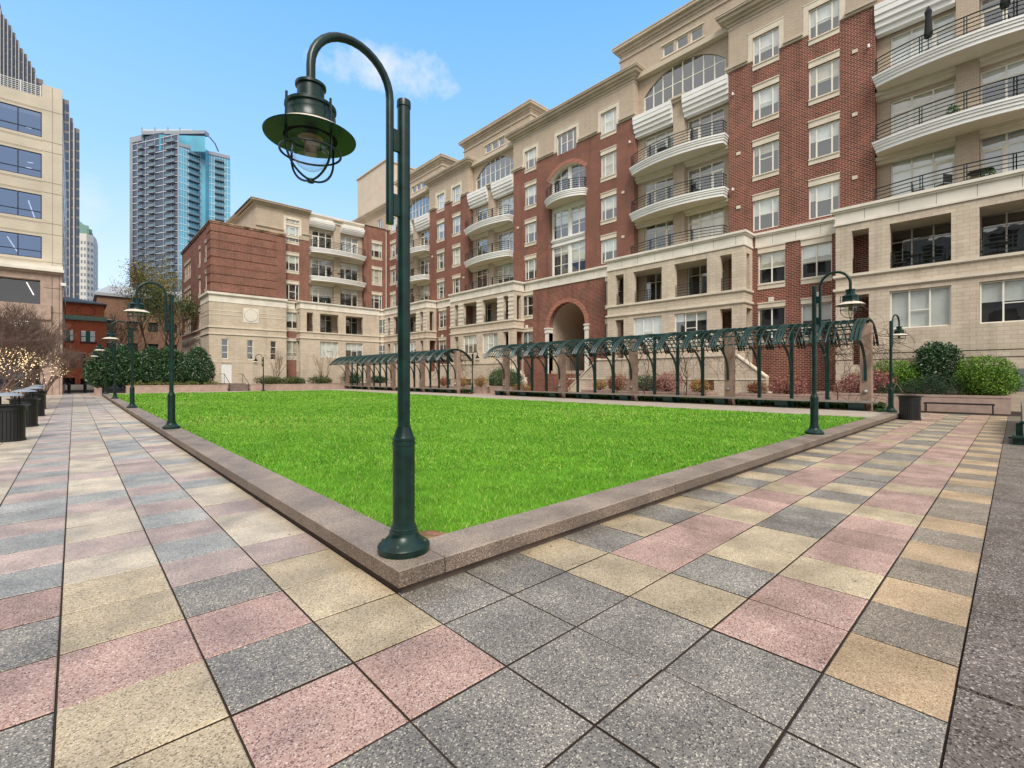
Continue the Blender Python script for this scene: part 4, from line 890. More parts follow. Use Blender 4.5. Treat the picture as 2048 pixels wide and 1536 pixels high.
for z0, h_ in ((7.75, 2.05), (4.2, 1.95)):
    m_ = (Vector((31.57, 61.75))+Vector((32.45, 60.67)))/2+ndir*.03; b = MB()
    def q_(s, z): return (m_.x+tdir.x*s, m_.y+tdir.y*s, z)
    for s0, s1 in ((-.62, -.56), (-.03, .03), (.56, .62)): b.prism([(s0, z0), (s1, z0), (s1, z0+h_), (s0, z0+h_)], 0, .04, lambda p, q, t: (m_.x+tdir.x*p+ndir.x*t, m_.y+tdir.y*p+ndir.y*t, q))
    for a_, c_ in ((z0, z0+.06), (z0+h_*.5, z0+h_*.5+.05), (z0+h_-.06, z0+h_)): b.prism([(-.56, a_), (.56, a_), (.56, c_), (-.56, c_)], 0, .035, lambda p, q, t: (m_.x+tdir.x*p+ndir.x*t, m_.y+tdir.y*p+ndir.y*t, q))
    wo = b.build('window', FRAME, bld); b = MB(); b.face([q_(-.58, z0), q_(.58, z0), q_(.58, z0+h_), q_(-.58, z0+h_)]); b.build('pane', mat('dark_pane', (.16, .18, .2), .08, .8), wo)
b = MB(); b.tube([(33.3, 62.62, .2), (33.3, 62.62, 22.8)], .06, 6); b.build('downpipe', TRIM, bld)
# terrace walls with sloping stair cheeks at the foot of each bay
def terrace(F, uc, left, right, label):
    """left/right: list of (du, z) of the sloping end, outermost last"""
    r = thing('terrace_wall', F.p(uc, -2.6, 0), label, 'retaining wall', 'beige terrace walls at the foot of the block')
    poly = [(uc-5.3, 2.95), (uc+5.3, 2.95)]+[(uc+a, z) for a, z in right]+[(uc+right[-1][0], 0), (uc-left[-1][0], 0)]+[(uc-a, z) for a, z in reversed(left)]
    b = MB(); b.prism(poly, -2.8, -2.45, lambda p, q, t: F.p(p, t, q)); F.box(b, uc-5.2, uc+5.2, -2.44, -1.47, 0, 2.9); 
    b.build('block_wall', BLOCK, r)
    b = MB(); F.box(b, uc-5.35, uc+5.35, -2.87, -2.38, 2.95, 3.06)
    for sgn, pts in ((-1, left), (1, right)):
        q = [(5.35, 3.0)]+pts
        for a, c in zip(q[:-1], q[1:]): b.prism([(uc+sgn*a[0], a[1]), (uc+sgn*c[0], c[1]), (uc+sgn*c[0], c[1]+.11), (uc+sgn*a[0], a[1]+.11)], -2.87, -2.38, lambda p, q2, t: F.p(p, t, q2))
    F.box(b, uc-left[-1][0], uc+right[-1][0], -2.84, -2.8, 1.42, 1.5)
    b.build('coping', TRIM, r)
    for o_ in (-3.6, 0.2, 3.9):
        b = MB(); F.box(b, uc+o_-.4, uc+o_+.4, -2.81, -2.78, .75, 1.4); b.build('vent', DARKIN, r)
    b = MB()
    for k in range(9):
        for sgn, pts in ((1, right), (-1, left)):
            a = 5.3+(pts[-1][0]-5.3)*k/9; c = 5.3+(pts[-1][0]-5.3)*(k+1)/9; F.box(b, uc+sgn*a, uc+sgn*c, -2.44, -1.2, 0, 2.7*(1-k/9)+.1)
    b.build('stair', TRIM, r); return r
terrace(A, 17.5, [(7.2, 1.55)], [(8.4, .55)], 'beige terrace wall with stair cheeks right of the brick archway')
terrace(A, 39.5, [(8.4, .55)], [(7.2, 1.55)], 'beige terrace wall with stair cheeks left of the brick archway')
b = MB(); A.box(b, 26, 31, -2.4, -.1, .02, 1.9); A.box(b, 26.4, 30.6, -2.9, -2.4, .02, 1.3, 0); b.build('arch_landing', BRICK, bld)
# right bay base details
b = MB()
for z in (2.9, 2.55): A.box(b, -3.7, 7.1, -1.475, -1.46, z, z+.03)
b.build('shadow_groove', JOINT, bld)
b = MB(); A.box(b, -3, .15, -1.475, -1.46, .95, 2.0); b.build('basement_window', mat('dark_pane', (.1, .11, .12), .1, .8), bld)
# ================================================================ OFFICE BUILDING (left)
OFFW = mat('office_precast', (.55, .485, .39), .8, var=.1, vscale=.6)
off_ = thing('office_building', (-8, 60, 0), 'cream office block with dark strip windows and a pink granite base at the left edge', 'office building')
O = Fr('y', 60); xr = -.78; xl = -26
rows = [(23.26, 25.5), (19.56, 21.77), (15.85, 18.05), (12.3, 14.3)]
b = MB(); wall(b, O, xl, -2.12, 11.6, 26.9, [(xl+.5, -2.12+.0, z, e) for z, e in rows], reveal=.14, m=0, cap=1, cd=1.2)
wall(b, O, -2.12, xr, 11.6, 28.05, [], d=-.06); b.face([O.p(-2.12, -.06, 11.6), O.p(-2.12, .14, 11.6), O.p(-2.12, .14, 28.05), O.p(-2.12, -.06, 28.05)])
Rt = Fr('x', xr); b.face([(xr, 59.94, 11.6), (xr, 95, 11.6), (xr, 95, 27), (xr, 59.94, 27)]); b.box(xl, xr-.05, 61.3, 95, 11.6, 26.8); b.box(-2.12, xr-.002, 60.0, 61.5, 11.7, 28.04)
b.build('precast_wall', [OFFW, DARKIN], off_)
for z, e in rows:
    wo = MB(); x = -2.12
    wo.box(xl, -2.12, 60.04, 60.12, e-.07, e); wo.box(xl, -2.12, 60.04, 60.12, z, z+.06); wo.box(xl, -2.12, 60.04, 60.12, z+.62, z+.68)
    while x > xl: wo.box(x-.07, x, 60.03, 60.13, z, e); x -= 1.46
    f = wo.build('strip_window', mat('dark_mullion', (.015, .016, .03), .4), off_); g_ = MB(); g_.face([(xl, 60.09, z), (-2.12, 60.09, z), (-2.12, 60.09, e), (xl, 60.09, e)]); g_.build('pane', GLASSB, f)
b = MB()
for z, e in rows:
    for q in (e+.28, z-.28): b.box(xl, xr, 59.925, 59.937, q, q+.03); 
for x_ in (-1.45,): b.box(x_, x_+.02, 59.925, 59.937, 11.6, 28)
b.build('panel_joint', mat('panel_joint', (.26, .2, .15), .9), off_)
LT = bpy.data.materials.new('ceiling_strip_light'); LT.use_nodes = True; LT.node_tree.nodes['Principled BSDF'].inputs['Emission Color'].default_value = (1, .93, .8, 1); LT.node_tree.nodes['Principled BSDF'].inputs['Emission Strength'].default_value = 2.2
b = MB()
for x_, y_, z, l_ in ((-2.9, 60.5, 24.0, .5), (-2.8, 60.5, 20.9, .5), (-2.9, 60.5, 20.4, .45)): b.box(x_-.25, x_+.1, y_, y_+.06, z, z+.05)
for x0, z0, x1, z1 in ((-3.0, 17.5, -2.6, 16.0), (-4.3, 14.0, -3.7, 12.8)): b.tube([(x0, 60.6, z0), (x1, 60.6, z1)], .05, 4)
b.tube([(-3.1, 60.4, 10.1), (-2.65, 60.4, 9.0)], .05, 4)
for k in range(4): b.box(-4.4+.25*k, -3.0, 60.6, 60.66, 6.6-.22*k, 6.65-.22*k)
b.build('ceiling_light', LT, off_)
b = MB(); b.box(xl, xr+.05, 59.0, 59.9, 11.3, 11.62, 0); b.box(xl, xr+.12, 58.85, 59.9, 11.05, 11.3); b.box(xl, xr+.06, 59.1, 59.9, 10.85, 11.05, 1)
b.build('ledge', [TRIML, GRAN], off_)
G_ = Fr('y', 59.3); b = MB()
wall(b, G_, xl, xr, 0, 10.86, [(-5.6, -2.2, 8.1, 10.25), (-5.6, -2.2, 3.7, 6.7), (-5.6, -2.2, .4, 3.2)]+[(-10-k*4.6, -6.6-k*4.6, z, e) for k in range(4) for z, e in ((8.1, 10.25), (3.7, 6.7), (.4, 3.2))], reveal=.7, m=0, cap=1, cd=1.4)
b.face([(xr, 59.3, 0), (xr, 95, 0), (xr, 95, 11.6), (xr, 59.3, 11.6)])
for z, e in ((6.75, 8.05),): b.box(xl, -1.5, 59.12, 59.29, z, e)
for x_ in (-1.45, -.98): b.box(x_, x_+.02, 59.285, 59.299, 0, 10.8, 2)
for z in (2.5, 5, 7.4, 9.6): b.box(-2.0, xr, 59.285, 59.2985, z, z+.025, 2)
b.build('granite_wall', [GRAN, DARKIN, JOINT], off_)
b = MB(); 
for k in range(5):
    x1 = -2.2 if k == 0 else -6.6-(k-1)*4.6; x0 = x1-3.4; 
    for z, e in ((8.1, 10.25), (3.7, 6.7), (.4, 3.2)): b.face([(x0, 59.95, z), (x1, 59.95, z), (x1, 59.95, e), (x0, 59.95, e)])
b.build('pane', thin_glass('smoked_glass', tint=(.6, .6, .65), base=.12), off_)
b = MB()
for k in range(7):
    y = 63+k*4.4
    for z in (.8, 4.6, 8.2, 12.4, 16, 19.7, 23.4): b.box(xr, xr+.012, y, y+3.2, z, z+2.1)
b.build('side_window', mat('dark_pane2', (.03, .035, .05), .1, .8), off_)
b = MB()
for k in range(6): b.tube([(xl, 60.1, 27.0+.17*k), (-2.15, 60.1, 27.0+.17*k)], .02 if k < 5 else .03, 4)
x = -2.2
while x > xl: b.box(x-.03, x+.03, 60.07, 60.13, 26.9, 27.95); x -= 1.25
b.build('roof_railing', WHITE, off_)
b = MB(); b.tube([(xr+.1, 59.9, 10.2), (xr+.1, 59.6, 10.2)], .05, 5); b.box(xr-.1, xr+.25, 59.0, 59.25, 9.9, 10.15); b.build('security_camera', WHITE, off_)

# ================================================================ FAR LOW BUILDINGS
rb = thing('brick_house', (1, 85, 0), 'small orange brick building with a slate hip roof at the end of the paved path', 'brick building')
Q = Fr('y', 85); XY2 = lambda u, Y: Y*(math.sin(R(TH))+((u-1024)/939.5)*math.cos(R(TH)))/(math.cos(R(TH))-((u-1024)/939.5)*math.sin(R(TH)))
ZZ = lambda v, X, Y: 1.61+(754-v)*(X*math.sin(R(TH))+Y*math.cos(R(TH)))/939.5
def X8(u): return XY2(u, 85)
hs = [(X8(124), X8(148), ZZ(683, 1, 85), ZZ(661, 1, 85)), (X8(161), X8(192), ZZ(684, 1, 85), ZZ(662, 1, 85)), (X8(139), X8(150), ZZ(733, 1, 85), ZZ(705, 1, 85)), (X8(161), X8(172), ZZ(733, 1, 85), ZZ(706, 1, 85)), (X8(183), X8(196), ZZ(733, 1, 85), ZZ(706, 1, 85)), (X8(126), X8(150), .5, 1.5), (X8(161), X8(196), .5, 1.4)]
b = MB(); wall(b, Q, -8, X8(213), 0, ZZ(640, 1, 85), hs, reveal=.12, cap=1, cd=.6); b.face([(X8(213), 85, 0), (X8(213), 97, 0), (X8(213), 97, 9.3), (X8(213), 85, 9.3)])
zt = ZZ(605, 1, 85); wall(b, Q, -8, X8(209), ZZ(632, 1, 85), zt, [], d=.25); b.face([(X8(209), 85.25, 8), (X8(209), 97, 8), (X8(209), 97, zt), (X8(209), 85.25, zt)]); b.build('brick_wall', [BRICK2, DARKIN], rb)
b = MB(); b.box(-8, X8(214), 84.7, 85.5, ZZ(641, 1, 85), ZZ(632, 1, 85)); b.build('copper_cornice', COPPER, rb)
xR = X8(214); b = MB(); b.face([(-9, 84.7, zt), (xR, 84.7, zt), (-1.5, 90, zt+1.3), (-6, 90, zt+1.3)]); b.face([(xR, 84.7, zt), (xR, 97, zt), (-1.5, 91, zt+1.3), (-1.5, 90, zt+1.3)]); b.box(-9, xR, 84.7, 97, zt-.15, zt-.001); b.build('roof', SLATE, rb)
for a, c, z, e in hs[:2]:
    b = MB()
    for p_, q_2 in ((a, a+.08), ((a+c)/2-.25, (a+c)/2+.2), (c-.08, c)): b.box(p_, q_2, 85.04, 85.1, z, e)
    b.box(a, c, 85.03, 85.11, (z+e)/2-.03, (z+e)/2+.03); b.box(a, c, 85.0, 85.11, z, z+.08); f = b.build('window', mat('teal_frame', (.02, .16, .12), .5), rb); b = MB(); b.face([(a, 85.09, z), (c, 85.09, z), (c, 85.09, e), (a, 85.09, e)]); b.build('pane', GLASS, f)
b = MB()
for a, c, z, e in hs: b.box(a-.08, c+.08, 84.93, 85.0, z-.18, z)
b.build('sill', mat('dark_brick_sill', (.14, .04, .03), .8), rb)
b = MB(); cxx = X8(173); cz_ = ZZ(627, 1, 85); P = [(cxx+.95*math.cos(t), 85.19, cz_+.2+.95*math.sin(t)) for t in [math.pi*k/14 for k in range(15)]]; b.tube(P, .07, 5); P = [(cxx+.8*math.cos(t), 85.19, cz_+.25-.35*math.sin(t)) for t in [math.pi*k/14 for k in range(15)]]; b.tube(P, .05, 5); b.build('arch_relief', BRICK2, rb)
b = MB(); 
for k in range(4): b.box(-.9, 2.2, 79+k*.35, 84.6, .15*k, .15*(k+1)-.002)
tag(b.build('steps', TRIML, None, org=(0, 79, 0)), 'pale stone steps leading up to the small orange brick building', 'steps')
lb = thing('brown_building', (12, 112, 0), 'low brown brick building half hidden behind the autumn trees', 'building')
b = MB(); wall(b, Fr('y', 110), 3, 30, 0, 16, [(4+3*k, 5.6+3*k, z, z+1.8) for k in range(8) for z in (2, 6, 10)], reveal=.1, cap=1, cd=.3); b.face([(3, 110, 0), (3, 125, 0), (3, 125, 16), (3, 110, 16)]); b.build('wall', [masonry('brown_brick', (.26, .13, .08), (.2, .1, .06), (.3, .2, .14), .235, .084, .01), DARKIN], lb)
b = MB(); b.box(2.6, 30.4, 109.6, 126, 16, 16.5); b.face([(2.6, 109.6, 16.5), (30.4, 109.6, 16.5), (28, 117, 19), (5, 117, 19)]); b.build('roof', mat('pale_roof', (.35, .36, .38), .7), lb)
b = MB()
for k in range(9): b.tube([(4.5+k*.5, 108, 16.5), (4.5+k*.5+.9, 108, 19-.2*k)], .03, 4); b.tube([(4.5+k*.5+.9, 108, 16.5), (4.5+k*.5, 108, 19-.2*k)], .03, 4)
b.build('roof_truss', PANEL, lb)

# ================================================================ TOWERS
def at(u, d): 
    s_, c_ = math.sin(R(TH)), math.cos(R(TH)); r = (u-1024)*d/939.5; return Vector((d*s_+r*c_, d*c_-r*s_))
zat = lambda v, d: 1.61+(754-v)*d/939.5
TG = mat('tower_dark_glass', (.018, .045, .10), .12, .9); TB = mat('tower_blue_glass', (.10, .37, .52), .12, .7, var=.25, vscale=.05)
TC = mat('tower_concrete', (.30, .33, .38), .8, var=.1, vscale=.1); TW = mat('tower_slab_white', (.62, .68, .74), .7); BG = mat('balcony_glass', (.10, .20, .28), .25, .7)
def sheet(mb, p, q, z0, z1, m=0, o=0):
    n = Vector(((q-p).y, -(q-p).x)).normalized(); 
    if n.dot(-(p+q)/2) < 0: n = -n
    a, c = p+n*o, q+n*o; mb.face([(a.x, a.y, z0), (c.x, c.y, z0), (c.x, c.y, z1), (a.x, a.y, z1)], m)
def slab(mb, p, q, z0, z1, out, back=.3, m=0):
    n = Vector(((q-p).y, -(q-p).x)).normalized()
    if n.dot(-(p+q)/2) < 0: n = -n
    a, b_, c, d = p+n*out, q+n*out, q-n*back, p-n*back; mb.prism([(a.x, a.y), (b_.x, b_.y), (c.x, c.y), (d.x, d.y)], z0, z1, lambda x, y, t: (x, y, t), m)
gt = thing('glass_tower', (*at(350, 262), 0), 'tall blue glass apartment tower with rows of balconies on the skyline', 'skyscraper')
A0, B0 = at(261, 262), at(357, 250); A1, A2 = at(284, 259), at(411, 262)
C0, D0 = at(413, 262), at(460, 268); B1 = at(401, 260)
ztL, ztM = zat(276, 262), zat(269, 262)
b = MB(); sheet(b, A0, B0, 0, ztL-3.4); sheet(b, A1, at(325, 256), ztL-10, ztM-1.5, 0, -.8)
b.build('dark_glazing', TG, gt)
b = MB(); sheet(b, at(319, 254.5), at(411, 256), zat(304, 256), zat(273, 256), 0, .4); sheet(b, B0, B1, 0, zat(296, 255), 0); sheet(b, B1, at(411, 261), 0, zat(300, 260)); sheet(b, at(411.5, 261), D0, 0, zat(313, 266)); b.build('blue_glazing', TB, gt)
b = MB(); lerp = lambda p, q, t: p+(q-p)*t
fl = 3.66; nf = int((ztL-4)/fl)
for k in range(nf+1):
    z = ztL-4-k*fl; slab(b, A0, B0, z-.22, z+.12, .25)
    zz = zat(296, 255)-2.2-k*fl
    if zz > 0: slab(b, B0, B1, zz, zz+.28, .12); slab(b, at(412, 261), D0, zz-3.2, zz-2.92, .12)
b.build('floor_slab', TW, gt)
b = MB()
for t in (.0, .15, .33, .52, .70, .86, .99): p = lerp(A0, B0, t); q = lerp(A0, B0, t+.012 if t else .045); slab(b, p, q, 0, ztL-3, .3)
b.build('pier', TC, gt)
b = MB()
for t in [k/9 for k in range(10)]: p = lerp(B0, B1, t); q = lerp(B0, B1, t+.012); slab(b, p, q, 0, zat(296, 255), .1)
for t in [k/9 for k in range(9)]: p = lerp(at(412, 261), D0, t); q = lerp(at(412, 261), D0, t+.014); slab(b, p, q, 0, zat(313, 266), .1)
b.build('mullion', TW, gt)
b = MB(); slab(b, A0, A1, ztL-3.2, ztL, .5, 20); slab(b, A1, at(411, 258), ztM-1.8, ztM, .6, 3); slab(b, A0, lerp(A0, B0, .06), 0, ztL, .45, 6)
def para(p, q, v0, v1, dp, dq):
    n = Vector(((q-p).y, -(q-p).x)).normalized()
    if n.dot(-(p+q)/2) < 0: n = -n
    z0, z1 = zat(v0, dp), zat(v1, dq); a, c = p+n*.4, q+n*.4; i = len(b.v)
    b.v += [(a.x, a.y, z0-1.8), (c.x, c.y, z1-1.8), (c.x, c.y, z1), (a.x, a.y, z0), (a.x-n.x*3, a.y-n.y*3, z0-1.8), (c.x-n.x*3, c.y-n.y*3, z1-1.8), (c.x-n.x*3, c.y-n.y*3, z1), (a.x-n.x*3, a.y-n.y*3, z0)]
    for f in ((0, 1, 2, 3), (4, 7, 6, 5), (3, 2, 6, 7), (0, 4, 5, 1), (0, 3, 7, 4), (1, 5, 6, 2)): b.f.append(tuple(i+x for x in f)); b.m.append(0)
para(B0, B1, 285, 297, 250, 260); para(at(412, 261), D0, 301, 312, 261, 268); 
b.build('parapet', TC, gt)
b = MB(); sheet(b, B0, at(359, 262), 0, zat(296, 255)); sheet(b, D0, at(461, 290), 0, zat(313, 268)); b.build('side_wall', TG, gt)
def tower_balcony(p, q, z, out, h0, m):
    b = MB(); slab(b, p, q, z-h0, z, out, 0); o = b.build('balcony', m, gt); b = MB(); slab(b, p, q, z+.02, z+1.1, out, -out+.1); b.build('glass_balustrade', BG, o)
DB = mat('dark_balcony_slab', (.03, .04, .05), .5)
for t0, t1 in ((.19, .30), (.41, .545), (.77, .95)):
    for k in range(22): tower_balcony(lerp(A0, B0, t0), lerp(A0, B0, t1), ztL-4-k*fl-(fl-.1)+.1, 1.3, .3, TC)
for p0, p1, vt, d_, nn in ((lerp(B0, B1, .42), lerp(B0, B1, .9), 309, 256, 19), (lerp(at(412, 261), D0, .36), lerp(at(412, 261), D0, .74), 322, 264, 15)):
    for k in range(nn): tower_balcony(p0, p1, zat(vt, d_)-k*fl, 1.4, .5, DB)
b = MB(); slab(b, at(413.5, 261), at(417, 262), 0, zat(305, 262), .25); b.build('dark_slot', TG, gt)
b = MB()
for u in (284, 310, 336, 360): p = at(u, 262); b.box(p.x-.3, p.x+.3, p.y-.3, p.y+.3, ztM, ztM+4)
b.build('mast', TC, gt)
b = MB(); slab(b, at(285, 262), at(384, 262), ztM+.2, ztM+3, 0, .2); b.build('screen', mat('roof_screen', (.45, .52, .60), .7), gt)
b = MB(); P3 = [(411, 258, 269.5), (420, 262, 275), (430, 266, 287), (437, 270, 303)]; b.tube([(*at(u, d), zat(v, d)) for u, d, v in P3], .35, 4); b.build('roof_fin', TC, gt)
b = MB(); sheet(b, at(411, 258), at(436, 272), 60, zat(304, 262)); b.build('blue_glazing', TB, gt)
b = MB(); c_ = [A0, B0, B1, D0, at(440, 285), at(265, 285)]; b.prism([(p.x*1.004, p.y*1.004) for p in c_], 0, zat(316, 268), lambda x, y, t: (x, y, t)); b.build('core', TG, gt)

def yat(u, Y): return Vector((XY2(u, Y), Y))
bt = thing('dark_office_tower', (*yat(130, 285), 0), 'tall dark stepped skyscraper with pale vertical fins behind the office block', 'skyscraper')
b = MB(); c2 = MB(); c3 = MB(); prof = [(-40, 20), (-28, 40), (-14, 62), (0, 82), (7, 88), (15, 97), (23, 108), (31, 120), (37, 133), (46, 141), (54, 152), (62, 162), (70, 180), (86, 195), (123, 205), (138, 238), (146, 256), (159, 900)]
for k, (u, v) in enumerate(prof[:-1]):
    u1 = prof[k+1][0]; p, q = yat(u, 285), yat(u1, 285); z = zat(v+3, 210); slab(b, p, q, 0, z, 0, 14)
    slab(c2, p, lerp(p, q, .16 if u1-u > 14 else .22), 0, z+1.6, .9, 1)
    n_ = max(1, round((u1-u)/8)); 
    for j in range(n_):
        pa, pb = lerp(p, q, (j+.26)/n_ if j == 0 else (j+.12)/n_), lerp(p, q, (j+.92)/n_); zz = z-5
        while zz > 5: slab(c3, pa, pb, zz, zz+3.1, .12, .1); zz -= 4.25

b.build('wall', mat('tower_stone', (.20, .19, .18), .8, var=.1, vscale=.1), bt); c2.build('fin', mat('tower_fin', (.42, .42, .43), .6), bt); c3.build('window_grid', TG, bt)
wt = thing('white_tower', (*yat(180, 408), 0), 'white stone tower with a green copper crown beside the dark skyscraper', 'skyscraper')
b = MB(); c2 = MB(); segs = [(150, 160), (160, 172), (172, 186), (186, 194), (194, 199)]; dd = [302, 300, 299, 301, 308, 322]
us = [150, 160, 173, 187, 193, 196]
for k in range(5):
    p, q = yat(us[k], dd[k]*1.36), yat(us[k+1], dd[k+1]*1.36); sheet(b, p, q, 0, zat(466, 300))
    zz = zat(487, 300)
    while zz > 40:
        for j in range(2 if us[k+1]-us[k] > 9 else 1):
            w_ = 2 if us[k+1]-us[k] > 9 else 1; slab(c2, lerp(p, q, (j+.25)/w_), lerp(p, q, (j+.75)/w_), zz, zz+1.9, .12, .1)
        zz -= 4.1
b.build('wall', mat('white_stone', (.62, .60, .56), .8), wt); c2.build('window_grid', mat('grey_window', (.2, .23, .26), .3), wt)
b = MB(); 
for k in range(4): p, q = yat([150, 163, 178, 187][k], 410), yat([163, 178, 187, 190][k], [410, 410, 412, 420][k]); sheet(b, p, q, zat(466, 300), zat([443, 446, 452, 456][k], 300), 0, -1)
b.build('copper_crown', COPPER, wt)
b = MB(); p, q, r_ = yat(150, 412), yat(188, 413), yat(152, 415); b.face([(p.x, p.y, zat(443, 300)), (q.x, q.y, zat(456, 300)), (r_.x, r_.y, zat(432, 300))]); b.build('crown_roof', COPPER, wt)

# added unseen block left of the viewer, so the facade's lower windows reflect something dark
nb_ = thing('added_reflection_block', (-34, 10, 0), 'plain stone block added outside the left of the frame to darken window reflections', 'office building')
b = MB(); NF = Fr('x', -34); wall(b, NF, -30, 50, 0, 24, [(-28+4*k, -25.4+4*k, z, z+2.2) for k in range(19) for z in (1, 5, 9, 13, 17, 21)], d=0, reveal=-.3, m=0, cap=1, cd=-.35)
b.box(-60, -34.5, -30, 50, 0, 24.3); b.build('wall', [mat('reflection_block_stone', (.28, .24, .20), .8, var=.1), DARKIN], nb_)
# ================================================================ SITE FURNITURE
def bin_(loc, label, lid=True, grp='slatted metal litter bins'):
    r = thing('litter_bin', loc, label, 'litter bin', grp); x, y, z = loc
    b = MB(); b.lathe([(.27, .03), (.27, .86)], loc, 22); b.build('liner', BLACK, r, True)
    b = MB(); n = 30
    for k in range(n):
        a = 2*math.pi*k/n; c, s_ = math.cos(a), math.sin(a); t = .028
        b.prism([(x+c*.30-s_*t, y+s_*.30+c*t), (x+c*.315-s_*t, y+s_*.315+c*t), (x+c*.315+s_*t, y+s_*.315-c*t), (x+c*.30+s_*t, y+s_*.30-c*t)], z+.04, z+.80, lambda p, q, t_: (p, q, t_))
    b.build('slat', BLACK, r)
    b = MB(); b.lathe([(.335, 0), (.335, .06), (.30, .06)], loc, 30); b.build('base_ring', BLACK, r, True); b = MB(); b.lathe([(.31, .76), (.335, .77), (.335, .86), (.41, .90), (.41, .915), (.25, .925), (.25, .86)], loc, 30); b.build('rim', BLACK, r, True)
    if lid:
        b = MB()
        for k in range(4): a = k*math.pi/2+.6; b.tube([(x+.24*math.cos(a), y+.24*math.sin(a), z+.9), (x+.24*math.cos(a), y+.24*math.sin(a), z+1.14)], .018, 5)
        b.build('lid_post', BLACK, r)
        b = MB(); b.lathe([(.0, 1.225), (.12, 1.215), (.27, 1.165), (.30, 1.135), (.29, 1.13), (.0, 1.14)], loc, 26); b.build('lid', mat('wet_grey_lid', (.25, .27, .30), .25, .6), r, True)
    else:
        b = MB(); b.lathe([(.0, .955), (.16, .95), (.2, .925), (.25, .92)], loc, 22); b.build('lid', BLACK, r, True)
for x, y, t in ((-1.22, 17.3, 'black slatted litter bin with a grey lid, nearest on the left of the path'), (-1.18, 21.9, 'black slatted litter bin with a grey lid, second from the camera on the left'), (-1.2, 27.5, 'black slatted litter bin with a grey lid, third along the left side'), (-1.35, 33.5, 'black slatted litter bin with a grey lid, farthest along the left side'), (-2.9, 22.6, 'black lidded bin at the very left edge behind the nearest one')):
    bin_((x, y, 0), t)
bin_((23.0, 2.72, 0), 'dark slatted bin with a flared rim at the end of the right curb', False)
r = thing('slatted_bench', (28.6, 1.6, 0), 'low black metal bench standing against the pink planter wall', 'bench')
b = MB(); 
for k in range(40): y = .62+k*.056; b.box(28.35, 28.85, y, y+.03, .43, .455)
b.box(28.33, 28.36, .6, 2.88, .40, .45); b.box(28.84, 28.87, .6, 2.88, .40, .45); b.build('seat', BLACK, r)
for y in (.66, 2.82):
    b = MB(); b.tube([(28.37, y, .43), (28.36, y, 0)], .022, 5); b.tube([(28.83, y, .43), (28.84, y, 0)], .022, 5); b.tube([(28.36, y, .05), (28.84, y, .05)], .015, 5); b.build('leg', BLACK, r)
for u, g2, t in ((138, 64.5, 'left'), (170, 64.5, 'right')):
    X = XY2(u, g2); b = MB(); b.lathe([(.13, 0), (.13, .8), (.14, .82), (.14, .86), (.11, .92), (.0, .96)], (X, g2, 0), 14)
    tag(b.build('bollard', BLACK, None, True, org=(X, g2, 0)), 'black round bollard at the end of the path, the %s one' % t, 'bollard', 'black bollards closing the path')
r = thing('notice_sign', (1.75, 70, 0), 'small white twin panel notice on a post beyond the bollards', 'sign')
b = MB(); b.tube([(1.75, 70, 0), (1.75, 70, 1.0)], .04, 6); b.build('post', BLACK, r)
b = MB(); b.box(1.4, 1.72, 69.93, 69.98, .5, 1.4); b.box(1.78, 2.08, 69.93, 69.98, .5, 1.4); b.build('panel', mat('sign_white', (.6, .62, .68), .5), r)
# planters -----------------------------------------------------------------
def planter(name, x0, x1, y0, y1, h, label, z=0, m=GRAN):
    r = thing(name, ((x0+x1)/2, (y0+y1)/2, z), label, 'planter', 'low pink granite planters')
    b = MB(); b.box(x0, x1, y0, y1, z, z+h-.11); b.build('wall', m, r)
    b = MB(); t = .3; e = .015
    b.box(x0-e, x1+e, y0-e, y0+t, z+h-.1, z+h); b.box(x0-e, x1+e, y1-t, y1+e, z+h-.1, z+h); b.box(x0-e, x0+t, y0+t+.004, y1-t-.004, z+h-.1, z+h-.001); b.box(x1-t, x1+e, y0+t+.004, y1-t-.004, z+h-.1, z+h-.001); b.build('coping', m, r)
    b = MB(); b.box(x0+t-.01, x1-t+.01, y0+t-.01, y1-t+.01, z+h-.2, z+h-.03); b.build('earth', SOIL, r); return r
planter('planter', 29.5, 31.9, .15, 7.6, .78, 'long pink granite planter below the right bay holding the clipped shrubs')
planter('planter', 29.6, 31.0, 8.0, 12.3, .62, 'pink planter of reddish plants behind the near right end of the pergola')
planter('planter', 29.0, 30.6, 13.2, 23.2, .62, 'pink planter running along the terrace wall behind the right pergola')
planter('planter', 28.8, 30.6, 31.2, 34.0, .75, 'short pink planter seen through the gap between the two pergolas')
planter('planter', 29.0, 30.6, 35.2, 45.5, .62, 'pink planter with round tan shrubs behind the left pergola')
planter('planter', 3.6, 11.9, 56.9, 59.9, .8, 'long pink planter under the row of dark evergreen shrubs')
planter('planter', 14.1, 31.5, 57.0, 61.2, .8, 'long pink planter along the foot of the beige wing')
planter('planter', 1.35, 1.72, 52.6, 58, .65, 'small pink planter wall beside the far left lamp')
r = thing('entrance_steps', (13, 57, 0), 'stone steps with thin handrails rising to the white service door', 'steps')
b = MB()
for k in range(6): b.box(12.0, 14.05, 57+.32*k, 62.0, .15*k, .15*(k+1)-.002)
b.build('stair', mat('stair_stone', (.2, .15, .13), .8, var=.2), r)
for x in (12.1, 13.9):
    b = MB(); b.tube([(x, 57, 0), (x, 57, .95), (x, 59.4, 1.95), (x, 61.8, 1.95)], .03, 5); b.tube([(x, 59.4, .9), (x, 59.4, 1.95)], .02, 5); b.build('handrail', BLACK, r)
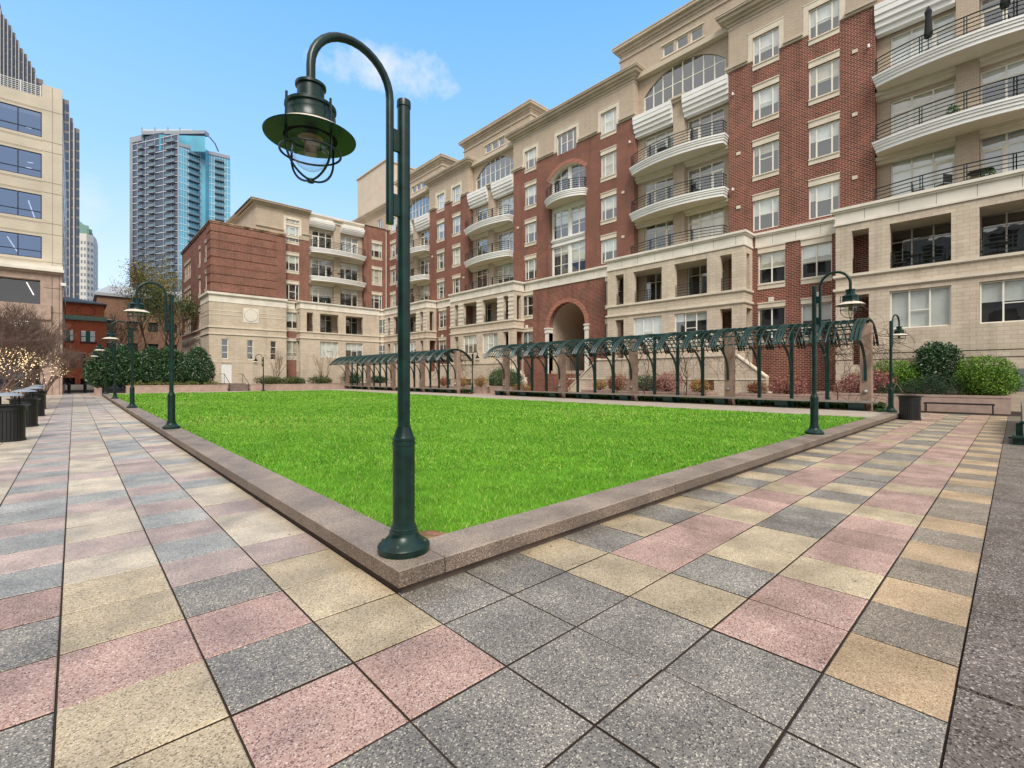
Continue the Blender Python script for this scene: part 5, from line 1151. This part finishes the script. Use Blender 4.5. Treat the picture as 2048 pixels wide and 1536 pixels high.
# stone stair pier with green rail at the right edge
r = thing('stair_pier', (14.4, -.5, 0), 'grey stone stair pier with a green metal handrail at the right edge', 'handrail')
b = MB(); b.prism([(17.2, .0), (17.2, .45), (19.6, .8), (24.5, .8), (24.5, 0)], -2.5, -.12, lambda p, q, t: (p, t, q)); b.build('pier', mat('pier_granite', (.22, .19, .16), .8, var=.2, vscale=3, bump=.2), r)
b = MB(); b.box(16.2, 17.9, -2.2, .05, .012, .16); b.box(16.15, 17.95, -2.2, .12, .16, .2); b.build('base', GREEN, r)
b = MB(); b.box(16.6, 16.72, -.12, 0, .2, .5); b.build('post', GREEN, r)
b = MB(); b.tube([(16.6, -.06, .52), (16.6, -.55, .52), (16.6, -1.0, .72), (16.6, -2.2, .9)], .035, 6); b.tube([(16.3, .06, .19), (16.3, -.55, .19), (16.3, -1.0, .38), (16.3, -2.2, .6)], .035, 6); b.build('handrail', GREEN, r)

# ================================================================ BALCONY THINGS
def closed_umbrella(x, y, z, label):
    r = thing('parasol', (x, y, z), label, 'parasol'); b = MB(); b.tube([(x, y, z), (x, y, z+2.35)], .025, 6); b.lathe([(.2, 0), (.2, .06), (.03, .1)], (x, y, z), 12); b.build('pole', BLACK, r)
    b = MB(); b.lathe([(.14, .75), (.19, .9), (.15, 1.4), (.13, 1.9), (.16, 2.1), (.02, 2.4)], (x, y, z), 9); b.build('canopy', mat('black_canvas', (.02, .02, .022), .9), r)
closed_umbrella(32.45, 3.1, 18.48, 'closed black parasol on the top curved balcony at the right'); closed_umbrella(32.5, .35, 18.48, 'closed black parasol at the upper right corner of the frame')
def chair(x, y, z, rz, label):
    r = thing('balcony_chair', (x, y, z), label, 'chair', 'dark chairs on the balconies')
    c, s_ = math.cos(rz), math.sin(rz); T_ = lambda p, q, t: (x+c*p-s_*q, y+s_*p+c*q, z+t)
    b = MB(); b.prism([(-.25, -.25), (.25, -.25), (.25, .25), (-.25, .25)], .42, .46, T_); b.build('seat', BLACK, r)
    b = MB(); b.prism([(-.25, .22), (.25, .22), (.25, .26), (-.25, .26)], .5, .92, T_); b.build('backrest', BLACK, r)
    for p in (-.23, .23):
        for q in (-.23, .23): b = MB(); b.tube([T_(p, q, 0), T_(p, q, .9 if q > 0 else .62)], .016, 4); b.build('leg', BLACK, r)
def table(x, y, z, label):
    r = thing('balcony_table', (x, y, z), label, 'table', 'small dark tables on the balconies'); b = MB(); b.lathe([(.0, .72), (.5, .72), (.5, .69), (.0, .69)], (x, y, z), 16); b.build('tabletop', BLACK, r); b = MB(); b.tube([(x, y, z), (x, y, z+.7)], .03, 5); b.lathe([(.25, 0), (.25, .03), (.03, .05)], (x, y, z), 10); b.build('leg', BLACK, r)
table(33.0, 3.5, 7.4, 'round dark table in the first porch opening of the right bay'); chair(33.0, 4.3, 7.4, 0, 'dark chair left of the table in the right bay porch'); chair(33.0, 2.75, 7.4, math.pi, 'dark chair right of the table in the right bay porch')
table(33.0, .6, 7.4, 'round dark table in the porch opening at the right edge'); chair(33.0, 1.35, 7.4, 0, 'dark chair in the porch opening at the right edge')
chair(33.4, 3.6, 11.21, 0, 'dark chair on the lowest right terrace, left of another'); chair(33.3, 2.6, 11.21, 2.5, 'dark chair on the lowest right terrace beside the brick column'); table(33.3, 1.2, 11.21, 'small table on the lowest right terrace')
chair(33.3, 15.9, 14.79, 1, 'dark chair on the middle balcony right of its column'); table(33.4, 18.6, 18.49, 'small table on the top balcony left of its column')
chair(25.0, 62.2, 14.79, 0, 'dark chair on the wing balcony left of its column'); chair(27.6, 62.2, 14.79, 1, 'dark chair on the wing balcony right of its column'); table(26.3, 62.1, 14.79, 'round table on the middle balcony of the wing')
chair(27.3, 62.1, 11.21, .6, 'dark chair on the lowest terrace of the wing, right half'); chair(24.4, 62.1, 11.21, -.3, 'dark chair on the lowest terrace of the wing, left half')
b = MB()
for u, z in ((6.3, 13.2), (6.3, 16.9), (6.3, 20.6), (12.9, 13.2), (12.9, 16.9), (22.2, 13.2), (22.2, 16.9), (34.9, 16.9), (44.1, 13.2), (50.7, 16.9)): b.box(33.44, 33.499, u, u+.26, z, z+.2)
b.build('wall_vent', TRIM, bld)
b = MB()
for u, z in ((5.75, 20.6), (13.35, 14.6), (13.35, 21.2), (21.6, 20.9)): b.tube([(33.5, u, z), (33.3, u, z+.05)], .05, 6); b.tube([(33.3, u, z+.08), (33.3, u, z-.1)], .06, 6)
b.build('wall_lamp', WHITE, bld)
def pot(x, y, z, label):
    r = thing('potted_plant', (x, y, z), label, 'plant'); b = MB(); b.lathe([(.12, 0), (.18, .3), (.16, .3), (.0, .27)], (x, y, z), 12); b.build('pot', mat('terracotta', (.3, .13, .08), .8), r)
    me = leaf_mesh('foliage', [((0, 0, .5), (.28, .28, .3))], 160, .12, mat('pot_leaf', (.06, .13, .03), .6, island=.3), 3); local('foliage', me, r)
pot(33.0, 2.2, 14.79, 'small potted plant on the middle right balcony'); pot(33.2, .9, 11.21, 'potted plant on the lowest terrace at the right edge')
# ================================================================ PLANTING
L1 = mat('leaf_dark_gloss', (.028, .078, .026), .35, .6, island=.45); L1b = mat('leaf_mid_gloss', (.05, .105, .04), .3, .7, island=.35)
L2 = mat('leaf_lime', (.15, .27, .02), .6, island=.35); L2b = mat('leaf_fresh', (.09, .19, .02), .6, island=.35)
L3 = mat('leaf_pink_red', (.40, .17, .15), .6, island=.45); L3b = mat('leaf_red_brown', (.20, .075, .05), .6, island=.4)
L4 = mat('leaf_juniper', (.030, .065, .030), .8, island=.4); L5 = mat('leaf_autumn', (.34, .25, .06), .7, island=.4); L5b = mat('leaf_olive', (.13, .15, .035), .7, island=.4)
L6 = mat('leaf_russet', (.30, .12, .05), .7, island=.4); L7 = mat('leaf_liriope', (.035, .085, .022), .6, island=.4)
def shrub(name, loc, blobs, n, size, mats, label, cat='shrub', grp=None, seed=1, stem=True, **k):
    r = thing(name, loc, label, cat, grp); mats = mats if isinstance(mats, list) else [mats]
    for q, m in enumerate(mats):
        me = leaf_mesh('foliage', blobs, n//len(mats), size, m, seed*7+q, **k); local('foliage', me, r)
    if stem:
        b = MB(); rs = random.Random(seed)
        for c, rad in blobs:
            for _ in range(7):
                a = rs.uniform(0, 6.28); t = rs.uniform(.2, .75); P = [(loc[0]+c[0]*.3, loc[1]+c[1]*.3, loc[2]), (loc[0]+c[0]+rad[0]*.3*math.cos(a), loc[1]+c[1]+rad[1]*.3*math.sin(a), loc[2]+c[2]*.6), (loc[0]+c[0]+rad[0]*t*math.cos(a), loc[1]+c[1]+rad[1]*t*math.sin(a), loc[2]+c[2]+rad[2]*rs.uniform(-.2, .6))]
                b.tube(P, [.03, .02, .008], 4)
        b.build('stem', BARK, r)
    return r
# five evergreens by the far left
for k, (u, zt, t) in enumerate(((207, 4.2, 'leftmost, beside the small planter'), (251, 4.5, 'second from the left'), (299, 4.4, 'middle one of five'), (348, 4.5, 'fourth from the left'), (397, 4.6, 'rightmost, against the brick wing'))):
    X = XY2(u, 58.3); rs = random.Random(k+40); h = (zt-.75)/2
    bl = [((0, 0, h*.93), (1.35, 1.3, h*1.05)), ((rs.uniform(-.5, .5), -.3, h*1.5), (.85, .8, h*.6)), ((-.6, -.2, h*.7), (.9, .9, h*.7)), ((.6, -.2, h*.75), (.9, .9, h*.75))]
    shrub('evergreen_shrub', (X, 58.3, .77), bl, 7600, .19, [L1, L1, L1b], 'dense dark glossy evergreen shrub, '+t, grp='tall evergreen shrubs beside the brick wing', seed=k+3, lump=.13, shell=.7)
# right planter
shrub('lime_shrub', (30.7, .95, .78), [((0, 0, .85), (.95, 1.05, .98)), ((-.15, -.25, .6), (.85, .9, .7)), ((0, .25, .65), (.85, .9, .75))], 15000, .085, [L2, L2b, L2b], 'large rounded lime green shrub at the right end of the planter', seed=2, lump=.16, shell=.72)
shrub('lime_shrub', (31.2, 4.35, .78), [((0, 0, 1.05), (.8, 1.15, .7)), ((0, -.3, .7), (.8, 1.0, .7))], 9000, .085, [L2, L2b], 'wide bright green shrub left of the dark camellia', seed=5, lump=.18, shell=.7)
shrub('camellia_shrub', (31.3, 2.6, .78), [((0, 0, 1.4), (.75, 1.0, 1.15)), ((.1, .1, 2.0), (.6, .8, .5))], 7000, .12, [L1, L1b, L1b], 'tall dark glossy shrub between the two lime green ones', seed=6, lump=.2, shell=.55)
shrub('juniper_shrub', (29.95, 3.2, .78), [((0, 0, .25), (.55, 1.6, .5)), ((.2, -.6, .5), (.5, 1.0, .5)), ((.1, .9, .15), (.5, .9, .35))], 9000, .09, L4, 'low spreading dark green juniper at the front of the right planter', seed=7, aspect=.18, lump=.3)
shrub('nandina_shrub', (30.3, 5.4, .78), [((0, 0, .5), (.7, 1.15, .65)), ((.1, -.5, .7), (.6, .7, .5)), ((0, .6, .2), (.6, .8, .5))], 8000, .085, [L3, L3, L3b], 'pink leaved shrub beside the end lamp of the right planter', seed=8, lump=.25)
rsx = random.Random(77)
for k, (x, y, z, s_, m_, t) in enumerate(((30.3, 8.9, .6, 1.0, [L3, L3b], 'pinkish shrub behind the pergola, nearest its right end'), (30.1, 10.6, .6, .65, [L6, L3b], 'small russet shrub behind the second stone pillar'), (29.9, 14.0, .6, .8, [L6, L5], 'low russet shrub right of the wide pink one'), (29.8, 16.2, .6, 1.25, [L3, L3, L3b], 'wide pale pink shrub in the middle of the terrace planter'), (29.9, 17.9, .6, 1.1, [L1, L4], 'dark green shrub beside the wide pink one'), (29.8, 20.2, .6, 1.1, [L6, L3b], 'red brown shrub left of the middle stone pillar'), (29.6, 21.8, .6, .7, [L6, L5], 'russet shrub near the archway steps'), (29.6, 36.3, .6, .95, [L5, L6], 'round tan shrub behind the nearest pillar of the left pergola'), (29.6, 39.2, .6, .9, [L5, L6], 'round tan shrub behind the lamp pole side of the left pergola'), (29.6, 42.6, .6, .9, [L6, L3b], 'rusty round shrub farther along behind the left pergola'))):
    shrub('low_shrub', (x, y, z), [((0, 0, .55*s_), (.7*s_, .95*s_, .65*s_)), ((.1, .4*s_, .5*s_), (.5*s_, .7*s_, .5*s_))], int(2600*s_), .085, m_, t, grp='low shrubs behind the pergolas', seed=k+20, lump=.32, shell=.35)
shrub('green_hedge', (29.6, 32.7, .74), [((0, 0, .8), (.9, 1.9, 1.1)), ((0, -1.2, .6), (.8, 1.0, .8)), ((0, 1.1, .7), (.8, 1.1, .9))], 9000, .1, [L1, L2b, L4], 'large green shrub in the gap between the two pergolas', seed=51, lump=.22)
shrub('grass_clump', (28.6, 29.4, .02), [((0, 0, .5), (.7, 1.2, .6))], 2500, .14, [L5, L6], 'straw coloured shrub beside the planter by the archway', seed=52, aspect=.2)
for k, (x, y, s_, m_, t) in enumerate(((16.3, 58.6, 1.0, [L4, L5b], 'low green shrub under the left bare tree by the wing'), (19.0, 58.8, .9, [L5b, L4], 'low olive shrub below the wing window column'), (22.2, 58.8, 1.0, [L4, L5b], 'low green shrub below the right bare tree'), (26.4, 59.2, 1.5, [L1, L2b], 'taller bright green shrub behind the far end of the left pergola'), (30.0, 59.0, 1.1, [L4, L1], 'dark shrub in the inner corner of the courtyard'))):
    shrub('low_shrub', (x, y, .77), [((0, 0, .45*s_), (1.5, .8, .55*s_)), ((.6, -.2, .35*s_), (1.0, .6, .5*s_))], 3200, .13, m_, t, grp='low shrubs along the wing', seed=k+60, lump=.3, shell=.35)
# ground cover
def strips(y0, y1, x0, x1, z, n, h, m, seed, nm, label, cat='ground cover'):
    g = np.random.default_rng(seed); nc = n//16; cx_ = x0+(x1-x0)*g.random(nc); cy_ = y0+(y1-y0)*g.random(nc); ci = np.repeat(np.arange(nc), 16); k = len(ci)
    a = g.random(k)*6.283; l_ = h*(.6+.7*g.random(k)); o_ = l_*(.35+.5*g.random(k)); w_ = .012+.01*g.random(k)
    b0 = np.stack([cx_[ci]+np.cos(a)*.03, cy_[ci]+np.sin(a)*.03, np.full(k, z)], 1); sd_ = np.stack([-np.sin(a), np.cos(a), 0*a], 1)*w_[:, None]
    m1 = b0+np.stack([np.cos(a)*o_*.45, np.sin(a)*o_*.45, l_*.8], 1); t = b0+np.stack([np.cos(a)*o_, np.sin(a)*o_, l_*.62], 1)
    V = np.stack([b0-sd_, b0+sd_, m1+sd_, m1-sd_, t+sd_*.2, t-sd_*.2], 1).reshape(-1, 3); i = np.arange(k)*6; F = np.concatenate([np.stack([i, i+1, i+2, i+3], 1), np.stack([i+3, i+2, i+4, i+5], 1)])
    o = bpy.data.objects.new(nm, npmesh(nm, V, F, m)); COL.objects.link(o); tag(o, label, cat, kind='stuff')
strips(4.0, 29, 25.6, 26.6, .15, 26000, .36, L7, 5, 'liriope', 'strappy dark green ground cover under the right pergola')
strips(34, 58, 25.6, 26.6, .15, 14000, .36, L7, 6, 'liriope', 'strappy dark green ground cover under the left pergola')
me = leaf_mesh('ivy', [((24.9, 3.85, .12), (.75, .25, .16)), ((26.0, 3.9, .1), (.7, .3, .25))], 1600, .07, L7, 9); o = bpy.data.objects.new('ivy', me); COL.objects.link(o); tag(o, 'dark green trailing plants at the foot of the nearest pergola pillar', 'ground cover', kind='stuff')
# low hedge line under evergreens
g_bl = [((x, 57.35, .88), (.75, .35, .3)) for x in (4.4, 5.9, 7.3, 8.8, 10.4)]
me = leaf_mesh('border_plants', g_bl, 3500, .12, [L5b], 12); me.materials.clear(); me.materials.append(mat('leaf_yellow_green', (.14, .15, .04), .7, island=.4)); o = bpy.data.objects.new('border_plants', me); COL.objects.link(o); tag(o, 'low yellow green plants edging the planter below the evergreens', 'ground cover', kind='stuff')
# trees --------------------------------------------------------------------
def grow(mb, p, d, L_, r, lev, rs, tips, spread=.55, kids=(2, 4), upw=.15, minr=.006, wob=.12):
    n = 4; P = [Vector(p)]; dd = Vector(d).normalized(); Rr = [r]
    for k in range(n):
        dd = (dd+Vector((rs.uniform(-wob, wob), rs.uniform(-wob, wob), rs.uniform(-wob, wob)+upw*.3))).normalized(); P.append(P[-1]+dd*L_/n); Rr.append(max(minr, r*(1-.45*(k+1)/n)))
    mb.tube(P, Rr, 6 if lev > 2 else 4 if lev > 0 else 3, cap=False)
    if lev == 0: tips.append(P[-1]); return
    for _ in range(rs.randint(*kids)):
        k = rs.randint(2, n); a = rs.uniform(0, 6.28); o_ = dd.orthogonal().normalized(); o2 = dd.cross(o_); sp = rs.uniform(.5, 1.2)*spread
        nd_ = (dd+(o_*math.cos(a)+o2*math.sin(a))*sp+Vector((0, 0, upw))).normalized(); grow(mb, P[k], nd_, L_*rs.uniform(.6, .85), Rr[k]*.68, lev-1, rs, tips, spread, kids, upw, minr, wob)
    tips.append(P[-1])
def tree(name, loc, label, h, r, lev, seed, stems=1, bark=BARKL, leaves=None, grp=None, cat='tree', lean=.25, kids=(2, 4), spread=.6, upw=.2, minr=.006, lw=.1, ln=0):
    rt = thing(name, loc, label, cat, grp); rs = random.Random(seed); mb = MB(); tips = []
    for s_ in range(stems):
        a = 6.28*s_/max(1, stems)+rs.uniform(-.4, .4); d = Vector((math.cos(a)*lean, math.sin(a)*lean, 1)) if stems > 1 else Vector((rs.uniform(-.05, .05), 0, 1)); grow(mb, Vector(loc)+Vector((math.cos(a)*r, math.sin(a)*r, 0))*(stems > 1), d, h*.38, r, lev, rs, tips, spread, kids, upw, minr)
    mb.build('trunk', bark, rt)
    if leaves:
        g = np.random.default_rng(seed); T_ = np.array([t[:] for t in tips])-np.array(loc); k = ln; i = g.integers(0, len(T_), k); C = T_[i]+g.normal(size=(k, 3))*lw*3
        for q, m in enumerate(leaves):
            c = C[q::len(leaves)]; kk = len(c); a = g.normal(size=(kk, 3)); a /= np.linalg.norm(a, axis=1)[:, None]; b_ = g.normal(size=(kk, 3)); b_ -= a*(a*b_).sum(1)[:, None]; b_ /= np.linalg.norm(b_, axis=1)[:, None]; a *= lw*.6; b_ *= lw*.35
            V = np.stack([c-a, c-b_, c+a, c+b_], 1).reshape(-1, 3); local('crown', npmesh('crown', V, np.arange(4*kk).reshape(kk, 4), m), rt)
    return rt, tips
tree('bare_tree', (17.2, 59.2, .8), 'small bare pale tree left of the window column of the wing', 4.4, .07, 4, 3, stems=3, grp='bare ornamental trees', lean=.3)
tree('bare_tree', (22.8, 59.2, .8), 'small bare pale tree near the far end of the left pergola', 4.6, .07, 4, 8, stems=3, grp='bare ornamental trees', lean=.55)
tree('bare_tree', (29.4, 29.6, .1), 'small bare tree in front of the archway steps', 2.6, .05, 4, 12, stems=3, grp='bare ornamental trees', lean=.3, bark=BARK)
tree('bare_tree', (28.2, 14.2, .1), 'thin twisted bare tree seen through the right pergola', 3.4, .05, 4, 17, stems=1, grp='bare ornamental trees', bark=BARK, spread=.9)
for k, (u, Y, h, t, lv) in enumerate(((300, 78, 15.5, 'tall yellowing tree behind the evergreens, left', [L5, L5b]), (352, 84, 18, 'tall olive tree behind the second left lamp', [L5b, L5]), (330, 70, 11, 'green tree right behind the evergreen row', [L5b, L1]), (240, 96, 12, 'thin brown tree behind the small orange brick building', [L5, L3b]))):
    tree('autumn_tree', (XY2(u, Y), Y, 0), t, h, .22, 5, 30+k, bark=BARK, leaves=lv, grp='half bare autumn trees behind the evergreens', kids=(2, 4), spread=.75, lw=.16, ln=5200 if k != 3 else 1500, minr=.015)
# multi-stem trees wound with lights at the left
BULB = bpy.data.materials.new('fairy_light'); BULB.use_nodes = True; bb = BULB.node_tree.nodes['Principled BSDF']; bb.inputs['Emission Color'].default_value = (1, .72, .36, 1); bb.inputs['Emission Strength'].default_value = 2.2
TW_ = mat('twig_brown', (.16, .105, .085), .9, var=.25)
for k, (u, Y, h, t) in enumerate(((38, 38, 4.9, 'broad bare twiggy tree wound with warm lights, at the left edge'), (82, 46, 4.8, 'bare twiggy tree wound with warm lights beside the office wall'), (-25, 33, 4.6, 'bare twiggy tree with lights cut by the left edge'))):
    loc = (XY2(u, Y), Y, 0); r, tips = tree('lit_tree', loc, t, h, .07, 6, 90+k, stems=5, bark=TW_, grp='bare trees wrapped in fairy lights', kids=(2, 4), spread=.7, lean=.42, upw=.12, minr=.007)
    rs = random.Random(k); b = MB(); pts = []
    for ob in r.children:
        vs = ob.data.vertices; n = len(vs)
        while len(pts) < 420:
            v = vs[rs.randrange(n)].co
            if v.z < 3.3*rs.uniform(.35, 1) and v.x*v.x+v.y*v.y < 2.0: pts.append(v+Vector((rs.uniform(-.04, .04), rs.uniform(-.04, .04), rs.uniform(-.04, .04))))
    for p in pts:
        s_ = .020; i = len(b.v); q = Vector(loc)+p; b.v += [tuple(q+Vector(x)*s_) for x in ((1, 0, 0), (0, 1, 0), (-1, 0, 0), (0, -1, 0), (0, 0, 1), (0, 0, -1))]
        for f in ((0, 1, 4), (1, 2, 4), (2, 3, 4), (3, 0, 4), (1, 0, 5), (2, 1, 5), (3, 2, 5), (0, 3, 5)): b.f.append(tuple(i+x for x in f)); b.m.append(0)
    tag(b.build('fairy_lights', BULB, None, org=loc), 'string of warm lights on the '+('left edge lit tree' if k == 0 else 'lit tree by the office wall' if k == 1 else 'tree cut by the left edge'), 'string lights', kind='stuff')
# vines on the pergola
def vines(y0, y1, n, seed, label, loc, dens=1, zlo=1.0, xr_=(25.0, 27.6)):
    rs = random.Random(seed); mb = MB()
    for _ in range(n):
        p = Vector((rs.uniform(*xr_), rs.uniform(y0, y1), rs.uniform(2.6, 3.9) if rs.random() < .75 else rs.uniform(.3, 2.5))); d = Vector((rs.uniform(-1, 1), rs.uniform(-1, 1), rs.uniform(-1, .6))).normalized(); P = [p.copy()]; cv = Vector((rs.uniform(-1, 1), rs.uniform(-1, 1), rs.uniform(-.8, .5)))*.5
        for _k in range(rs.randint(6, 13)):
            d = (d+cv*.35+Vector((rs.uniform(-.3, .3), rs.uniform(-.3, .3), rs.uniform(-.3, .15)))).normalized(); p = p+d*rs.uniform(.09, .17); P.append(p.copy())
        mb.tube(P, rs.uniform(.006, .013), 3, cap=False)
    for _ in range(3):
        p = Vector((rs.uniform(25.6, 26.0), rs.uniform(y0+.3, y1-.3), .1)); P = [p.copy()]
        while p.z < 3.6: p = p+Vector((rs.uniform(-.12, .12), rs.uniform(-.12, .12), .28)); P.append(p.copy())
        mb.tube(P, .022, 5)
    tag(mb.build('vine', mat('vine_bark', (.17, .10, .07), .9, var=.3), None, org=loc), label, 'vine', 'bare vines climbing the pergolas')
vines(3.75, 6.4, 190, 4, 'tangle of bare brown vines round the nearest pergola pillar', (26, 4.4, .1))
vines(9.4, 13.5, 80, 5, 'bare vines hanging round the second pillar of the right pergola', (26, 10.5, .1), xr_=(25.0, 26.6))
vines(14.5, 18.2, 50, 6, 'bare vines hanging round the middle pillar of the right pergola', (26, 16.3, .1), xr_=(25.0, 26.6))
vines(21, 24, 50, 7, 'bare vines round the fourth pillar of the right pergola', (26, 22, .1), xr_=(25.0, 26.4))
vines(27.0, 28.8, 60, 8, 'bare vines at the far end of the right pergola', (26, 28, .1), xr_=(25.0, 26.4))
vines(33.6, 35.6, 70, 9, 'bare vines at the near end of the left pergola', (26, 34.5, .1), xr_=(25.4, 27.4))
